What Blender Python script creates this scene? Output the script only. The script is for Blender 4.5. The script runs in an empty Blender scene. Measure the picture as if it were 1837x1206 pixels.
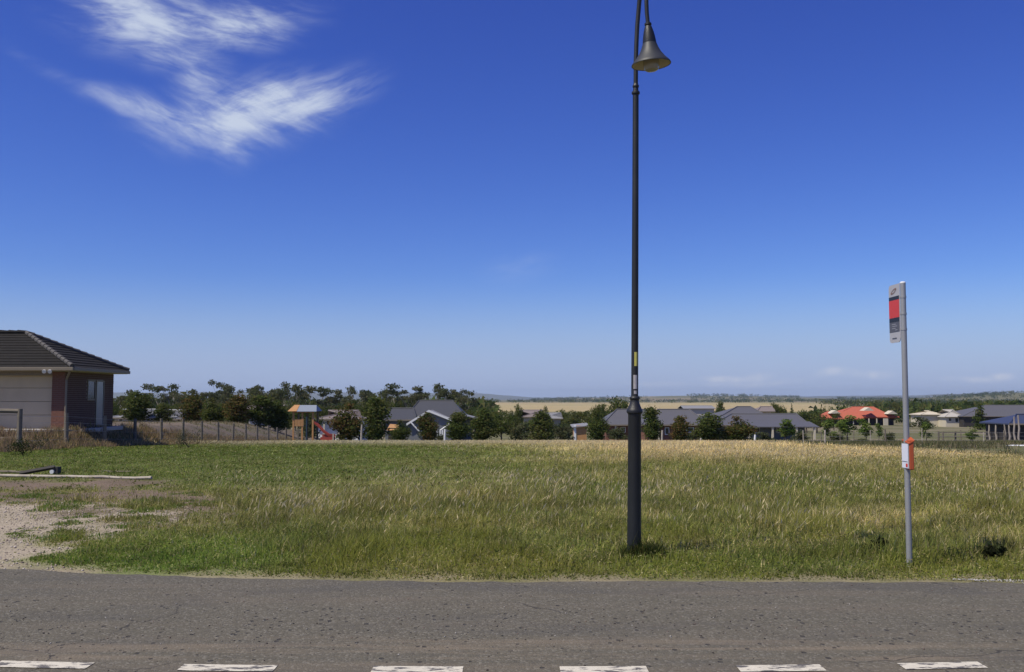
import bpy, math, random
import numpy as np
from mathutils import Vector, Matrix

# ------------------------------------------------------------------ camera, sky, sun, exposure
SC = bpy.context.scene
C = SC.collection
F = 1750.0                       # focal length in pixels of the 1837 px wide photograph
PITCH = math.atan(112 / F)
CAMZ = 1.65

cam_d = bpy.data.cameras.new('camera')
cam_d.sensor_width = 36
cam_d.lens = F / 1837 * 36
cam_d.clip_start = 0.05
cam_d.clip_end = 60000
cam = bpy.data.objects.new('camera', cam_d)
C.objects.link(cam)
cam.location = (0, 0, CAMZ)
cam.rotation_euler = (math.pi / 2 + PITCH, 0, 0)
SC.camera = cam

SUN_EL = math.radians(57)
SUN_DIR = Vector((-0.85 * math.cos(SUN_EL), -0.53 * math.cos(SUN_EL), math.sin(SUN_EL))).normalized()
sun_d = bpy.data.lights.new('sun', 'SUN')
sun_d.energy = 3.3
sun_d.angle = math.radians(0.55)
sun_d.color = (1.0, 0.93, 0.77)
sun = bpy.data.objects.new('sun', sun_d)
C.objects.link(sun)
sun.rotation_euler = SUN_DIR.to_track_quat('Z', 'Y').to_euler()

SC.view_settings.view_transform = 'Standard'
SC.view_settings.look = 'None'
SC.view_settings.exposure = 0.5
SC.view_settings.gamma = 1.0
SC.view_settings.use_curve_mapping = False
SC.render.engine = 'CYCLES'
SC.cycles.max_bounces = 6
SC.cycles.transparent_max_bounces = 8


def ray(px, py):
    u, v = (px - 918.5) / F, (603 - py) / F
    c, s = math.cos(PITCH), math.sin(PITCH)
    return Vector((u, c - v * s, s + v * c))


def P(px, py, D):
    """world point at depth y = D that the photograph shows at pixel (px, py)"""
    r = ray(px, py)
    return Vector((0, 0, CAMZ)) + r * (D / r.y)


def PX(px, D):
    return P(px, 715, D).x


def PZ(py, D):
    return P(918, py, D).z


class NT:
    """small helper to write node trees"""
    def __init__(self, tree):
        self.t = tree
        self.t.nodes.clear()

    def n(self, kind, **kw):
        nd = self.t.nodes.new(kind)
        for k, v in kw.items():
            if k == 'inp':
                for kk, vv in v.items():
                    if isinstance(vv, bpy.types.NodeSocket):
                        self.t.links.new(vv, nd.inputs[kk])
                    else:
                        nd.inputs[kk].default_value = vv
            else:
                setattr(nd, k, v)
        return nd

    def math(self, op, a, b=0.0, c=0.0, clamp=False):
        return self.n('ShaderNodeMath', operation=op, use_clamp=clamp, inp={0: a, 1: b, 2: c}).outputs[0]

    def vmath(self, op, a, b=(0, 0, 0)):
        return self.n('ShaderNodeVectorMath', operation=op, inp={0: a, 1: b}).outputs[0]

    def mix(self, fac, a, b, blend='MIX'):
        nd = self.n('ShaderNodeMix', data_type='RGBA', blend_type=blend)
        for i, v in ((0, fac), (6, a), (7, b)):
            if isinstance(v, bpy.types.NodeSocket):
                self.t.links.new(v, nd.inputs[i])
            else:
                if i and len(v) == 3:
                    v = (*v, 1)
                nd.inputs[i].default_value = v
        return nd.outputs[2]

    def noise(self, vec, scale, detail=4, rough=.55, dist=0.0):
        return self.n('ShaderNodeTexNoise', inp={'Vector': vec, 'Scale': scale, 'Detail': detail, 'Roughness': rough, 'Distortion': dist}).outputs['Fac']

    def ramp(self, fac, stops):
        nd = self.n('ShaderNodeMapRange', interpolation_type='SMOOTHSTEP', inp={0: fac, 1: stops[0], 2: stops[1], 3: 0.0, 4: 1.0})
        return nd.outputs[0]


# --- sky
W = bpy.data.worlds.new('World')
SC.world = W
W.use_nodes = True
k = NT(W.node_tree)
sky = k.n('ShaderNodeTexSky', sky_type='NISHITA', sun_disc=False, sun_elevation=SUN_EL,
          sun_rotation=math.atan2(SUN_DIR.x, SUN_DIR.y), altitude=200, air_density=1.0, dust_density=0.35, ozone_density=3.0)
sc_ = k.n('ShaderNodeSeparateColor', inp={0: sky.outputs[0]})
chan = []
for i_, (g_, a_) in enumerate(((1.7, .72), (1.62, .72), (1.14, .90))):
    chan.append(k.math('MULTIPLY', k.math('POWER', k.math('MULTIPLY', sc_.outputs[i_], .1), g_), a_ * 10))
graded = k.n('ShaderNodeCombineColor', inp={0: chan[0], 1: chan[1], 2: chan[2]}).outputs[0]
tc = k.n('ShaderNodeTexCoord')
sep = k.n('ShaderNodeSeparateXYZ', inp={0: tc.outputs['Generated']})
ypos = k.math('MAXIMUM', sep.outputs[1], 0.05)
u_ = k.math('DIVIDE', sep.outputs[0], ypos)
v_ = k.math('DIVIDE', sep.outputs[2], ypos)
uv = k.n('ShaderNodeCombineXYZ', inp={0: u_, 1: v_, 2: 0.0}).outputs[0]
warp = k.n('ShaderNodeTexNoise', inp={'Vector': uv, 'Scale': 5.0, 'Detail': 3.0})
warpv = k.n('ShaderNodeVectorMath', operation='SUBTRACT', inp={0: warp.outputs['Color'], 1: (.5, .5, .5)}).outputs[0]
low_ = k.math('MULTIPLY', k.ramp(sep.outputs[2], (.13, .0)), .85)
graded = k.mix(low_, graded, (2.55, 3.25, 5.0))
uvw = k.vmath('ADD', uv, k.n('ShaderNodeVectorMath', operation='SCALE', inp={0: warpv, 'Scale': 0.05}).outputs[0])
uvs = k.vmath('ADD', uv, k.n('ShaderNodeVectorMath', operation='SCALE', inp={0: warpv, 'Scale': 0.05}).outputs[0])


def blob(px, py, rx, ry, ang, amp, vec=uvw):
    """an elliptical patch of cirrus round the direction of (px, py); sizes in the same angular units"""
    r = ray(px, py)
    m = k.n('ShaderNodeMapping', vector_type='TEXTURE', inp={'Vector': vec, 'Location': (r.x / r.y, r.z / r.y, 0),
            'Rotation': (0, 0, math.radians(ang)), 'Scale': (rx / F, ry / F, 1)})
    ln = k.n('ShaderNodeVectorMath', operation='LENGTH', inp={0: m.outputs[0]}).outputs['Value']
    g = k.n('ShaderNodeMapRange', interpolation_type='SMOOTHSTEP', inp={0: ln, 1: 1.0, 2: 0.0, 3: 0.0, 4: amp}).outputs[0]
    return g


def streak(ang, sx, sy, seed, detail=6):
    m = k.n('ShaderNodeMapping', vector_type='TEXTURE', inp={'Vector': uvs, 'Location': (seed, seed * .37, 0), 'Rotation': (0, 0, math.radians(ang)), 'Scale': (1 / sx, 1 / sy, 1)})
    return k.noise(m.outputs[0], 1.0, detail, .62, .3)


s1 = streak(-18, 7, 18, 3.1)
s2 = streak(26, 5, 26, 9.7)
s3 = streak(-30, 7, 18, 17.3)
fines = [streak(-12, 16, 62, 5.0, 7), streak(-26, 16, 62, 6.3, 7), streak(24, 14, 70, 7.9, 7), streak(15, 16, 60, 2.9, 5)]
groups = [
    # (blobs, streak field)
    ([(280, 35, 230, 125, -15, 1.25), (240, 5, 210, 95, 0, 1.15), (410, 45, 230, 85, 8, 1.15), (490, 45, 110, 70, 40, .8), (290, 90, 70, 70, -70, .8), (350, 145, 80, 50, -50, .40)], s1),
    ([(410, 218, 240, 100, 2, 1.25), (405, 245, 95, 75, -50, 1.1), (285, 205, 190, 42, -16, .95), (365, 150, 130, 70, -45, .75), (345, 205, 100, 50, -25, .6)], s3),
    ([(560, 178, 180, 75, 22, .95), (480, 180, 190, 80, 14, .85)], s2),
    ([(930, 480, 110, 40, 5, .30), (120, 140, 240, 26, -28, .22)], s1),
]
tot = None
for (blobs, st), fine in zip(groups, fines):
    b = None
    for q in blobs:
        g = blob(*q)
        b = g if b is None else k.math('MAXIMUM', b, g)
    f = k.math('MULTIPLY_ADD', fine, .52, k.math('MULTIPLY', st, .48))
    f = k.math('MULTIPLY', b, k.ramp(f, (.35, .68)))
    f = k.math('MULTIPLY_ADD', k.math('MULTIPLY', b, b), .20, f)
    tot = f if tot is None else k.math('ADD', tot, f)
tot = k.n('ShaderNodeMapRange', interpolation_type='SMOOTHSTEP', inp={0: tot, 1: -.15, 2: 1.4, 3: -.012, 4: .90}).outputs[0]
tot = k.math('MAXIMUM', tot, 0.0)
# the small far clouds low over the plain
hz = None
for q in [(1300, 681, 75, 10, 0, .5), (1365, 679, 45, 14, 3, .55), (1345, 690, 150, 10, 0, .3), (1500, 680, 55, 13, 5, .4), (1560, 679, 60, 12, 3, .4),
          (1790, 668, 36, 11, 5, .5), (1740, 676, 90, 9, 3, .35), (1180, 690, 90, 9, 0, .2)]:
    g = blob(*q, vec=uvs)
    hz = g if hz is None else k.math('MAXIMUM', hz, g)
puff = k.math('MULTIPLY', hz, k.math('MULTIPLY_ADD', k.ramp(k.noise(uv, 60, 4), (.3, .7)), .9, .3))
cl = k.mix(tot, graded, (4.3, 4.8, 5.7))
cl = k.mix(puff, cl, (4.9, 5.0, 5.6))
bg = k.n('ShaderNodeBackground', inp={'Color': cl, 'Strength': 0.1})
out = k.n('ShaderNodeOutputWorld', inp={0: bg.outputs[0]})

# ------------------------------------------------------------------ helpers
RNG = np.random.default_rng(7)
random.seed(7)
_lat = np.random.default_rng(3).random((256, 256))


def vnoise(x, y):
    x = np.asarray(x, float); y = np.asarray(y, float)
    xi = np.floor(x).astype(int); yi = np.floor(y).astype(int)
    fx = x - xi; fy = y - yi
    fx = fx * fx * (3 - 2 * fx); fy = fy * fy * (3 - 2 * fy)
    a = _lat[xi & 255, yi & 255]; b = _lat[(xi + 1) & 255, yi & 255]
    c = _lat[xi & 255, (yi + 1) & 255]; d = _lat[(xi + 1) & 255, (yi + 1) & 255]
    return (a * (1 - fx) + b * fx) * (1 - fy) + (c * (1 - fx) + d * fx) * fy


def fbm(x, y, s=1.0, oct=4):
    t = 0; a = .5; n = 0
    for i in range(oct):
        t = t + a * vnoise(np.asarray(x) * s + 17.3 * i, np.asarray(y) * s + 5.1 * i)
        n += a; a *= .55; s *= 2.07
    return t / n


def sstep(a, b, x):
    t = np.clip((np.asarray(x, float) - a) / (b - a), 0, 1)
    return t * t * (3 - 2 * t)


_D = [-300, 26, 33, 40, 52, 65, 80, 100, 120, 140, 165, 250, 330, 500, 1000, 1500, 3000, 8000, 15000]
_Z = [0, 0, -.09, -.33, -.82, -1.37, -2.0, -2.8, -3.6, -4.3, -4.95, -6.2, -7.2, -8.35, -9.8, -10.8, -12.4, -16, -22]
_DL = [-300, 33, 41, 46, 60, 90, 115, 150, 15000]
_ZL = [0, 0, .33, .33, .1, -.55, -1.7, -4.6, -22]


def fence_x(y):
    return -17.2 - .054 * (np.asarray(y, float) - 38)


def gz(x, y):
    """height of the ground"""
    x = np.asarray(x, float); y = np.asarray(y, float)
    z = np.interp(y, _D, _Z)
    zl = np.interp(y, _DL, _ZL)
    w = sstep(-.15, 1, (fence_x(y) - x) / np.interp(y, [41, 50, 60, 100], [.9, 1.1, 3, 7])) * (1 - sstep(120, 150, y))
    z = z * (1 - w) + zl * w
    near = sstep(11, 16, y)
    z = z + near * (fbm(x, y, .35, 3) - .5) * .10 * (1 - sstep(60, 90, y))
    lotw = w * sstep(40, 50, y) * (np.abs(x + 22) < 60)
    z = z + lotw * ((fbm(x, y * 1.6, .5, 4) - .5) * .28)
    # low hills of the far plain
    z = z + 47 * np.exp(-((x - 2350) / 650) ** 2 - ((y - 3900) / 700) ** 2)
    z = z + 36 * np.exp(-((x - 1250) / 900) ** 2 - ((y - 6400) / 700) ** 2)
    return z


def zz(x, y):
    return float(gz(x, y))


def edge(x):
    """y of the road's far edge"""
    x = np.asarray(x, float)
    l = np.clip(-x, 0, 6.5); r = np.clip(x, 0, 40)
    return 8.97 + .0265 * l * l - .012 * r + (fbm(x, x * 0 + 3.3, 1.1, 4) - .5) * .16


def to_px(x, y, z=None):
    """pixel of the photograph at which a ground point stands"""
    if z is None:
        z = np.interp(y, _D, _Z)
    yy = np.maximum(y, .5)
    c, s = math.cos(PITCH), math.sin(PITCH)
    dz = z - CAMZ
    fw = yy * c + dz * s
    up = -yy * s + dz * c
    return 918.5 + F * x / fw, 603 - F * up / fw


def mat(name, build):
    m = bpy.data.materials.new(name)
    m.use_nodes = True
    kk = NT(m.node_tree)
    res = build(kk)
    kk.n('ShaderNodeOutputMaterial', inp={0: res} if not isinstance(res, tuple) else {0: res[0], 2: res[1]})
    return m


def plain(name, col, rough=.6, metal=0.0, var=.12, scale=6.0, bump=0.0, bscale=40.0, spec=.5, dirt=None, dirt_amt=.3):
    def b(k):
        tc = k.n('ShaderNodeTexCoord').outputs['Object']
        nz = k.noise(tc, scale, 5)
        c0 = tuple(max(0, v * (1 - var)) for v in col); c1 = tuple(v * (1 + var) for v in col)
        cc = k.mix(nz, c0, c1)
        if dirt:
            cc = k.mix(k.math('MULTIPLY', k.ramp(k.noise(tc, scale * .35 + .4, 6), (.45, .75)), dirt_amt), cc, dirt)
        nd = k.n('ShaderNodeBsdfPrincipled', inp={'Base Color': cc, 'Roughness': rough, 'Metallic': metal, 'Specular IOR Level': spec})
        if bump:
            bp = k.n('ShaderNodeBump', inp={'Strength': bump, 'Distance': .01, 'Height': k.noise(tc, bscale, 4)})
            k.t.links.new(bp.outputs[0], nd.inputs['Normal'])
        return nd.outputs[0]
    return mat(name, b)


def leafy(name, trans=.3, gain=1.0):
    def b(k):
        a = k.n('ShaderNodeAttribute', attribute_name='tint').outputs['Color']
        if gain != 1:
            a = k.mix(1.0, a, (gain, gain, gain), 'MULTIPLY')
        d = k.n('ShaderNodeBsdfDiffuse', inp={'Color': a, 'Roughness': .7}).outputs[0]
        t = k.n('ShaderNodeBsdfTranslucent', inp={'Color': a}).outputs[0]
        return k.n('ShaderNodeMixShader', inp={0: trans, 1: d, 2: t}).outputs[0]
    return mat(name, b)


def npmesh(name, V, Fc, material, col=None, parent=None, smooth=False):
    """one mesh object from numpy arrays; Fc is (m,3) or (m,4)"""
    me = bpy.data.meshes.new(name)
    n = Fc.shape[1]
    me.vertices.add(len(V)); me.vertices.foreach_set('co', np.asarray(V, np.float32).ravel())
    me.loops.add(Fc.size); me.loops.foreach_set('vertex_index', Fc.astype(np.int32).ravel())
    me.polygons.add(len(Fc)); me.polygons.foreach_set('loop_start', np.arange(len(Fc), dtype=np.int32) * n)
    if smooth:
        me.polygons.foreach_set('use_smooth', np.ones(len(Fc), bool))
    me.update(calc_edges=True)
    if col is not None:
        at = me.color_attributes.new('tint', 'FLOAT_COLOR', 'POINT')
        c4 = np.ones((len(V), 4), np.float32); c4[:, :3] = col
        at.data.foreach_set('color', c4.ravel())
    me.materials.append(material)
    o = bpy.data.objects.new(name, me)
    C.objects.link(o)
    if parent:
        o.parent = parent
    return o


class MB:
    """collects simple shapes and links them as one mesh object"""
    def __init__(self):
        self.v = []; self.f = []

    def add(self, vs, fs):
        b = len(self.v)
        self.v += [tuple(p) for p in vs]
        self.f += [tuple(i + b for i in f) for f in fs]
        return self

    def box(self, x0, x1, y0, y1, z0, z1):
        return self.add([(x0, y0, z0), (x1, y0, z0), (x1, y1, z0), (x0, y1, z0), (x0, y0, z1), (x1, y0, z1), (x1, y1, z1), (x0, y1, z1)],
                        [(0, 3, 2, 1), (4, 5, 6, 7), (0, 1, 5, 4), (1, 2, 6, 5), (2, 3, 7, 6), (3, 0, 4, 7)])

    def obox(self, c, sx, sy, sz, rz=0.0, ry=0.0, rx=0.0):
        M = Matrix.Rotation(rz, 4, 'Z') @ Matrix.Rotation(ry, 4, 'Y') @ Matrix.Rotation(rx, 4, 'X')
        vs = [Vector(c) + M @ Vector((a * sx / 2, b * sy / 2, d * sz / 2)) for d in (-1, 1) for a, b in ((-1, -1), (1, -1), (1, 1), (-1, 1))]
        return self.add(vs, [(0, 3, 2, 1), (4, 5, 6, 7), (0, 1, 5, 4), (1, 2, 6, 5), (2, 3, 7, 6), (3, 0, 4, 7)])

    def tube(self, pts, rad, n=8, cap=True):
        pts = [Vector(p) for p in pts]
        if not hasattr(rad, '__len__'):
            rad = [rad] * len(pts)
        rings = []
        pu = None
        for i, p in enumerate(pts):
            d = (pts[min(i + 1, len(pts) - 1)] - pts[max(i - 1, 0)]).normalized()
            if pu is None:
                pu = Vector((1, 0, 0)) if abs(d.x) < .8 else Vector((0, 1, 0))
            a = (pu - d * pu.dot(d)).normalized(); b = d.cross(a); pu = a
            rings.append([p + (a * math.cos(t) + b * math.sin(t)) * rad[i] for t in [2 * math.pi * j / n for j in range(n)]])
        vs = [q for r in rings for q in r]
        fs = [(i * n + j, i * n + (j + 1) % n, (i + 1) * n + (j + 1) % n, (i + 1) * n + j) for i in range(len(pts) - 1) for j in range(n)]
        if cap:
            fs += [tuple(range(n))[::-1], tuple((len(pts) - 1) * n + j for j in range(n))]
        return self.add(vs, fs)

    def lathe(self, prof, c, n=24, axis=None):
        """prof: list of (radius, height)"""
        c = Vector(c)
        M = axis.to_track_quat('Z', 'Y').to_matrix() if axis is not None else Matrix.Identity(3)
        vs = [c + M @ Vector((r * math.cos(2 * math.pi * j / n), r * math.sin(2 * math.pi * j / n), h)) for r, h in prof for j in range(n)]
        fs = [(i * n + j, i * n + (j + 1) % n, (i + 1) * n + (j + 1) % n, (i + 1) * n + j) for i in range(len(prof) - 1) for j in range(n)]
        return self.add(vs, fs)

    def build(self, name, m, parent=None, smooth=False, kind=None, label=None, bevel=0):
        off = parent_world(parent) if parent else Vector((0, 0, 0))
        me = bpy.data.meshes.new(name)
        me.from_pydata([tuple(Vector(p) - off) for p in self.v], [], self.f)
        if smooth:
            me.polygons.foreach_set('use_smooth', [True] * len(me.polygons))
        me.update()
        me.materials.append(m)
        o = bpy.data.objects.new(name, me)
        C.objects.link(o)
        if parent:
            o.parent = parent
        if smooth:
            me.set_sharp_from_angle(angle=math.radians(35)) if hasattr(me, 'set_sharp_from_angle') else None
        if bevel:
            bm = o.modifiers.new('bevel', 'BEVEL'); bm.width = bevel; bm.segments = 2; bm.limit_method = 'ANGLE'
        if kind: o['kind'] = kind
        if label: o['label'] = label
        return o


def parent_world(p):
    v = Vector((0, 0, 0))
    while p is not None:
        v += Vector(p.location); p = p.parent
    return v


def thing(name, label, cat, loc=(0, 0, 0), group=None):
    o = bpy.data.objects.new(name, None)
    o.empty_display_size = .3
    C.objects.link(o)
    o.location = loc
    return tag(o, label, cat, group)


def tag(o, label=None, cat=None, group=None, kind=None):
    if label: o['label'] = label
    if cat: o['category'] = cat
    if group: o['group'] = group
    if kind: o['kind'] = kind
    return o


def dup(root, loc, rz=0.0, scale=(1, 1, 1), label=None, group=None):
    r = root.copy(); C.objects.link(r)
    r.location = loc; r.rotation_euler = (0, 0, rz); r.scale = scale
    if label: r['label'] = label
    if group: r['group'] = group
    for ch in list(root.children):
        c = ch.copy(); C.objects.link(c); c.parent = r
        for g in list(ch.children):
            d = g.copy(); C.objects.link(d); d.parent = c
    return r


# ------------------------------------------------------------------ materials
def m_ground(k):
    g = k.n('ShaderNodeNewGeometry').outputs['Position']
    a = k.n('ShaderNodeAttribute', attribute_name='tint').outputs['Color']
    n1 = k.noise(g, 9.0, 6, .65)
    n2 = k.noise(g, .9, 5)
    c = k.mix(n1, k.mix(1.0, a, (.62, .62, .62), 'MULTIPLY'), k.mix(1.0, a, (1.38, 1.36, 1.32), 'MULTIPLY'))
    c = k.mix(k.ramp(n2, (.35, .7)), c, k.mix(1.0, c, (.82, .84, .8), 'MULTIPLY'))
    vor = k.n('ShaderNodeTexVoronoi', voronoi_dimensions='2D', inp={'Vector': g, 'Scale': 34.0})
    c = k.mix(k.math('MULTIPLY', k.ramp(vor.outputs['Distance'], (.55, .25)), .18), c, k.mix(.5, c, (.42, .38, .33)))
    nd = k.n('ShaderNodeBsdfPrincipled', inp={'Base Color': c, 'Roughness': .95, 'Specular IOR Level': .1})
    h = k.math('MULTIPLY_ADD', k.noise(g, 26.0, 5, .7), .6, k.math('MULTIPLY', vor.outputs['Distance'], .35))
    bp = k.n('ShaderNodeBump', inp={'Strength': .7, 'Distance': .03, 'Height': h})
    k.t.links.new(bp.outputs[0], nd.inputs['Normal'])
    return nd.outputs[0]


def m_asphalt(k):
    g = k.n('ShaderNodeNewGeometry').outputs['Position']
    sp = k.n('ShaderNodeSeparateXYZ', inp={0: g})
    st = k.n('ShaderNodeMapping', inp={'Vector': g, 'Scale': (.22, 2.6, 1)}).outputs[0]
    c = k.mix(k.noise(g, 1.3, 5), (.108, .098, .071), (.134, .121, .090))
    # aggregate
    vor = k.n('ShaderNodeTexVoronoi', voronoi_dimensions='2D', inp={'Vector': g, 'Scale': 62.0})
    sepc = k.n('ShaderNodeSeparateColor', inp={0: vor.outputs['Color']})
    c = k.mix(k.math('MULTIPLY', k.ramp(sepc.outputs[0], (.72, .95)), .5), c, (.25, .232, .19))
    c = k.mix(k.math('MULTIPLY', k.ramp(sepc.outputs[1], (.60, .9)), .36), c, (.05, .046, .038))
    c = k.mix(k.noise(g, 140, 3, .6), k.mix(1.0, c, (.8, .8, .8), 'MULTIPLY'), k.mix(1.0, c, (1.2, 1.2, 1.2), 'MULTIPLY'))
    # brown dust lying along the road
    dust = k.ramp(k.noise(st, 1.0, 6, .6), (.47, .70))
    yb = k.math('ABSOLUTE', k.math('SUBTRACT', sp.outputs[1], 6.45))
    dband = k.ramp(yb, (.55, .1))
    c = k.mix(k.math('MULTIPLY', dust, .26), c, (.18, .145, .105))
    c = k.mix(k.math('MULTIPLY', k.math('MULTIPLY', dband, k.ramp(k.noise(st, 2.2, 6, .65), (.42, .64))), .60), c, (.225, .180, .125))
    ny = k.math('ABSOLUTE', k.math('SUBTRACT', sp.outputs[1], 5.75))
    c = k.mix(k.math('MULTIPLY', k.ramp(ny, (.22, .05)), .45), c, (.20, .165, .14))
    # scattered dark pits, lowered in the bump too, thickest in the wheel track
    pv = k.n('ShaderNodeTexVoronoi', voronoi_dimensions='2D', inp={'Vector': k.n('ShaderNodeMapping', inp={'Vector': g, 'Scale': (1, .7, 1)}).outputs[0], 'Scale': 17.0, 'Randomness': 1.0})
    psel = k.n('ShaderNodeSeparateColor', inp={0: pv.outputs['Color']})
    track = k.ramp(k.math('ABSOLUTE', k.math('SUBTRACT', sp.outputs[1], 7.15)), (1.2, .15))
    thr = k.math('MULTIPLY_ADD', track, -.12, 1.01)
    thr = k.math('ADD', thr, k.math('MULTIPLY', k.ramp(k.noise(g, 1.1, 4), (.35, .65)), -.10))
    on = k.math('GREATER_THAN', psel.outputs[2], thr)
    pit = k.math('MULTIPLY', on, k.ramp(k.math('ADD', pv.outputs['Distance'], k.math('MULTIPLY', psel.outputs[0], .2)), (.33, .24)))
    c = k.mix(k.math('MULTIPLY', pit, .72), c, (.022, .021, .021))
    cw = k.vmath('ADD', g, k.n('ShaderNodeVectorMath', operation='SCALE', inp={0: k.n('ShaderNodeTexNoise', inp={'Vector': g, 'Scale': 2.2, 'Detail': 4.0}).outputs['Color'], 'Scale': .55}).outputs[0])
    cr = k.n('ShaderNodeTexVoronoi', voronoi_dimensions='2D', feature='DISTANCE_TO_EDGE', inp={'Vector': cw, 'Scale': .42}).outputs['Distance']
    crk = k.math('MULTIPLY', k.ramp(cr, (.006, .0015)), k.ramp(k.noise(g, .5, 3), (.48, .60)))
    c = k.mix(k.math('MULTIPLY', crk, .7), c, (.03, .028, .026))
    c = k.mix(k.math('MULTIPLY', k.ramp(k.noise(k.n('ShaderNodeMapping', inp={'Vector': g, 'Scale': (.5, 1.4, 1), 'Location': (4, 2, 0)}).outputs[0], .9, 5, .6), (.50, .66)), .35), c, (.075, .072, .066))
    nd = k.n('ShaderNodeBsdfPrincipled', inp={'Base Color': c, 'Roughness': .88, 'Specular IOR Level': .25})
    h = k.math('SUBTRACT', k.math('MULTIPLY_ADD', vor.outputs['Distance'], -.5, k.noise(g, 90, 4, .7)), k.math('MULTIPLY', pit, 1.2))
    bp = k.n('ShaderNodeBump', inp={'Strength': .8, 'Distance': .008, 'Height': h})
    k.t.links.new(bp.outputs[0], nd.inputs['Normal'])
    return nd.outputs[0]


def m_paint(k):
    g = k.n('ShaderNodeNewGeometry').outputs['Position']
    w = k.ramp(k.noise(k.n('ShaderNodeMapping', inp={'Vector': g, 'Scale': (1, 2.6, 1)}).outputs[0], 7.5, 7, .68), (.50, .58))
    w2 = k.ramp(k.noise(g, 60, 4, .7), (.60, .72))
    w = k.math('MAXIMUM', w, k.math('MULTIPLY', w2, .6))
    c = k.mix(k.noise(g, 14, 5), (.52, .48, .38), (.68, .63, .51))
    c = k.mix(w, c, (.105, .097, .09))
    nd = k.n('ShaderNodeBsdfPrincipled', inp={'Base Color': c, 'Roughness': .8})
    bp = k.n('ShaderNodeBump', inp={'Strength': .6, 'Distance': .006, 'Height': k.noise(g, 90, 4, .7)})
    k.t.links.new(bp.outputs[0], nd.inputs['Normal'])
    return nd.outputs[0]


M = {}
M['ground'] = mat('ground', m_ground)
M['asphalt'] = mat('asphalt', m_asphalt)
M['paint'] = mat('road_paint', m_paint)
M['grass'] = leafy('grass_blades', .45)
M['leaf'] = leafy('leaves', .38, 1.12)
M['bark'] = plain('bark', (.13, .10, .08), .9, var=.3, scale=12, bump=.5)
M['palebark'] = plain('pale_bark', (.30, .26, .22), .9, var=.25, scale=8, bump=.3)
M['wood'] = plain('weathered_timber', (.165, .140, .105), .9, var=.3, scale=9, bump=.5, dirt=(.06, .05, .04), dirt_amt=.5)
M['palewood'] = plain('bleached_timber', (.42, .37, .30), .85, var=.25, scale=7, bump=.4, dirt=(.2, .16, .12), dirt_amt=.5)
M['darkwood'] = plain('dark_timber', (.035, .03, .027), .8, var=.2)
M['orangewood'] = plain('orange_stained_timber', (.42, .22, .085), .7, var=.2, scale=4)
M['wire'] = plain('fence_wire', (.35, .35, .34), .5, metal=.6)
M['steel'] = plain('galvanised_steel', (.34, .34, .33), .45, metal=.35, var=.1, scale=5, bump=.15, bscale=60, dirt=(.2, .19, .17), dirt_amt=.25)
M['lamp'] = plain('charcoal_lamp_paint', (.012, .013, .013), .5, var=.25, scale=5, bump=.25, bscale=90, dirt=(.05, .047, .042), dirt_amt=.35)
M['hood'] = plain('grey_lamp_hood', (.030, .033, .037), .55, var=.18, scale=8, dirt=(.07, .065, .06), dirt_amt=.3)
M['hood_in'] = plain('lamp_inside_white', (.50, .43, .30), .6, var=.1)
M['lampglass'] = plain('lamp_bowl_glass', (.30, .27, .20), .25, var=.15)
M['yellow'] = plain('yellow_label', (.62, .56, .12), .6, var=.1, scale=30)
M['paleprint'] = plain('faded_label', (.42, .39, .38), .6, var=.35, scale=40)
M['signgrey'] = plain('sign_silver_grey', (.42, .41, .42), .5, var=.06)
M['signred'] = plain('sign_red', (.60, .045, .03), .45, var=.08, scale=3)
M['signblack'] = plain('sign_black', (.015, .018, .022), .45)
M['signdark'] = plain('sign_dark_grey', (.10, .10, .115), .5)
M['signtext'] = plain('sign_pale_print', (.33, .33, .35), .5)
M['signmark'] = plain('sign_brown_mark', (.22, .13, .09), .5)
M['orange'] = plain('orange_case', (.42, .085, .025), .5, var=.1, scale=9)
M['paper'] = plain('timetable_paper', (.72, .73, .80), .6, var=.03)
M['white'] = plain('white_paint', (.72, .72, .70), .6, var=.05)
M['cream'] = plain('cream_render', (.55, .49, .37), .8, var=.08)
M['gutter'] = plain('beige_gutter', (.20, .165, .115), .55, var=.06)
M['door'] = plain('beige_garage_door', (.55, .44, .28), .6, var=.06, scale=2.2, dirt=(.42, .33, .21), dirt_amt=.4)
M['brick'] = plain('red_brown_brick', (.17, .075, .048), .9, var=.35, scale=3.3, bump=.4)
M['brick_shade'] = plain('shade_toned_brick', (.085, .042, .030), .9, var=.35, scale=3.3, bump=.4)  # the house brick darkened to put the side wall's shade into its colour
M['mortar'] = plain('mortar', (.22, .185, .145), .95, var=.15, bump=.4)
M['concrete'] = plain('concrete', (.38, .36, .33), .9, var=.12, scale=3, bump=.3, dirt=(.22, .19, .16), dirt_amt=.5)
M['rooftile'] = plain('charcoal_roof_tile', (.019, .0175, .0155), .9, spec=.2, var=.3, scale=5, bump=.4, dirt=(.032, .028, .024), dirt_amt=.5)
M['ridgecap'] = plain('grey_ridge_tile', (.085, .078, .072), .8, var=.2, scale=6)
M['glass'] = plain('dark_window_glass', (.02, .025, .03), .08, var=.1, spec=.8)
M['netglass'] = plain('curtained_glass', (.20, .22, .22), .15, var=.1, spec=.8)
M['metalroof'] = plain('grey_steel_roof', (.105, .103, .106), .55, var=.08, scale=1.5)
M['metalroof2'] = plain('dark_slate_roof', (.060, .062, .066), .6, var=.1, scale=1.5)
M['paleroof'] = plain('pale_grey_roof', (.24, .24, .24), .6, var=.1, scale=1.5)
M['brownroof'] = plain('brown_grey_roof', (.20, .165, .15), .7, var=.12, scale=1.5)
M['navyroof'] = plain('navy_steel_roof', (.045, .055, .095), .45, var=.12, scale=1.5)
M['redroof'] = plain('orange_red_tile_roof', (.42, .11, .06), .75, var=.16, scale=2)
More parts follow.
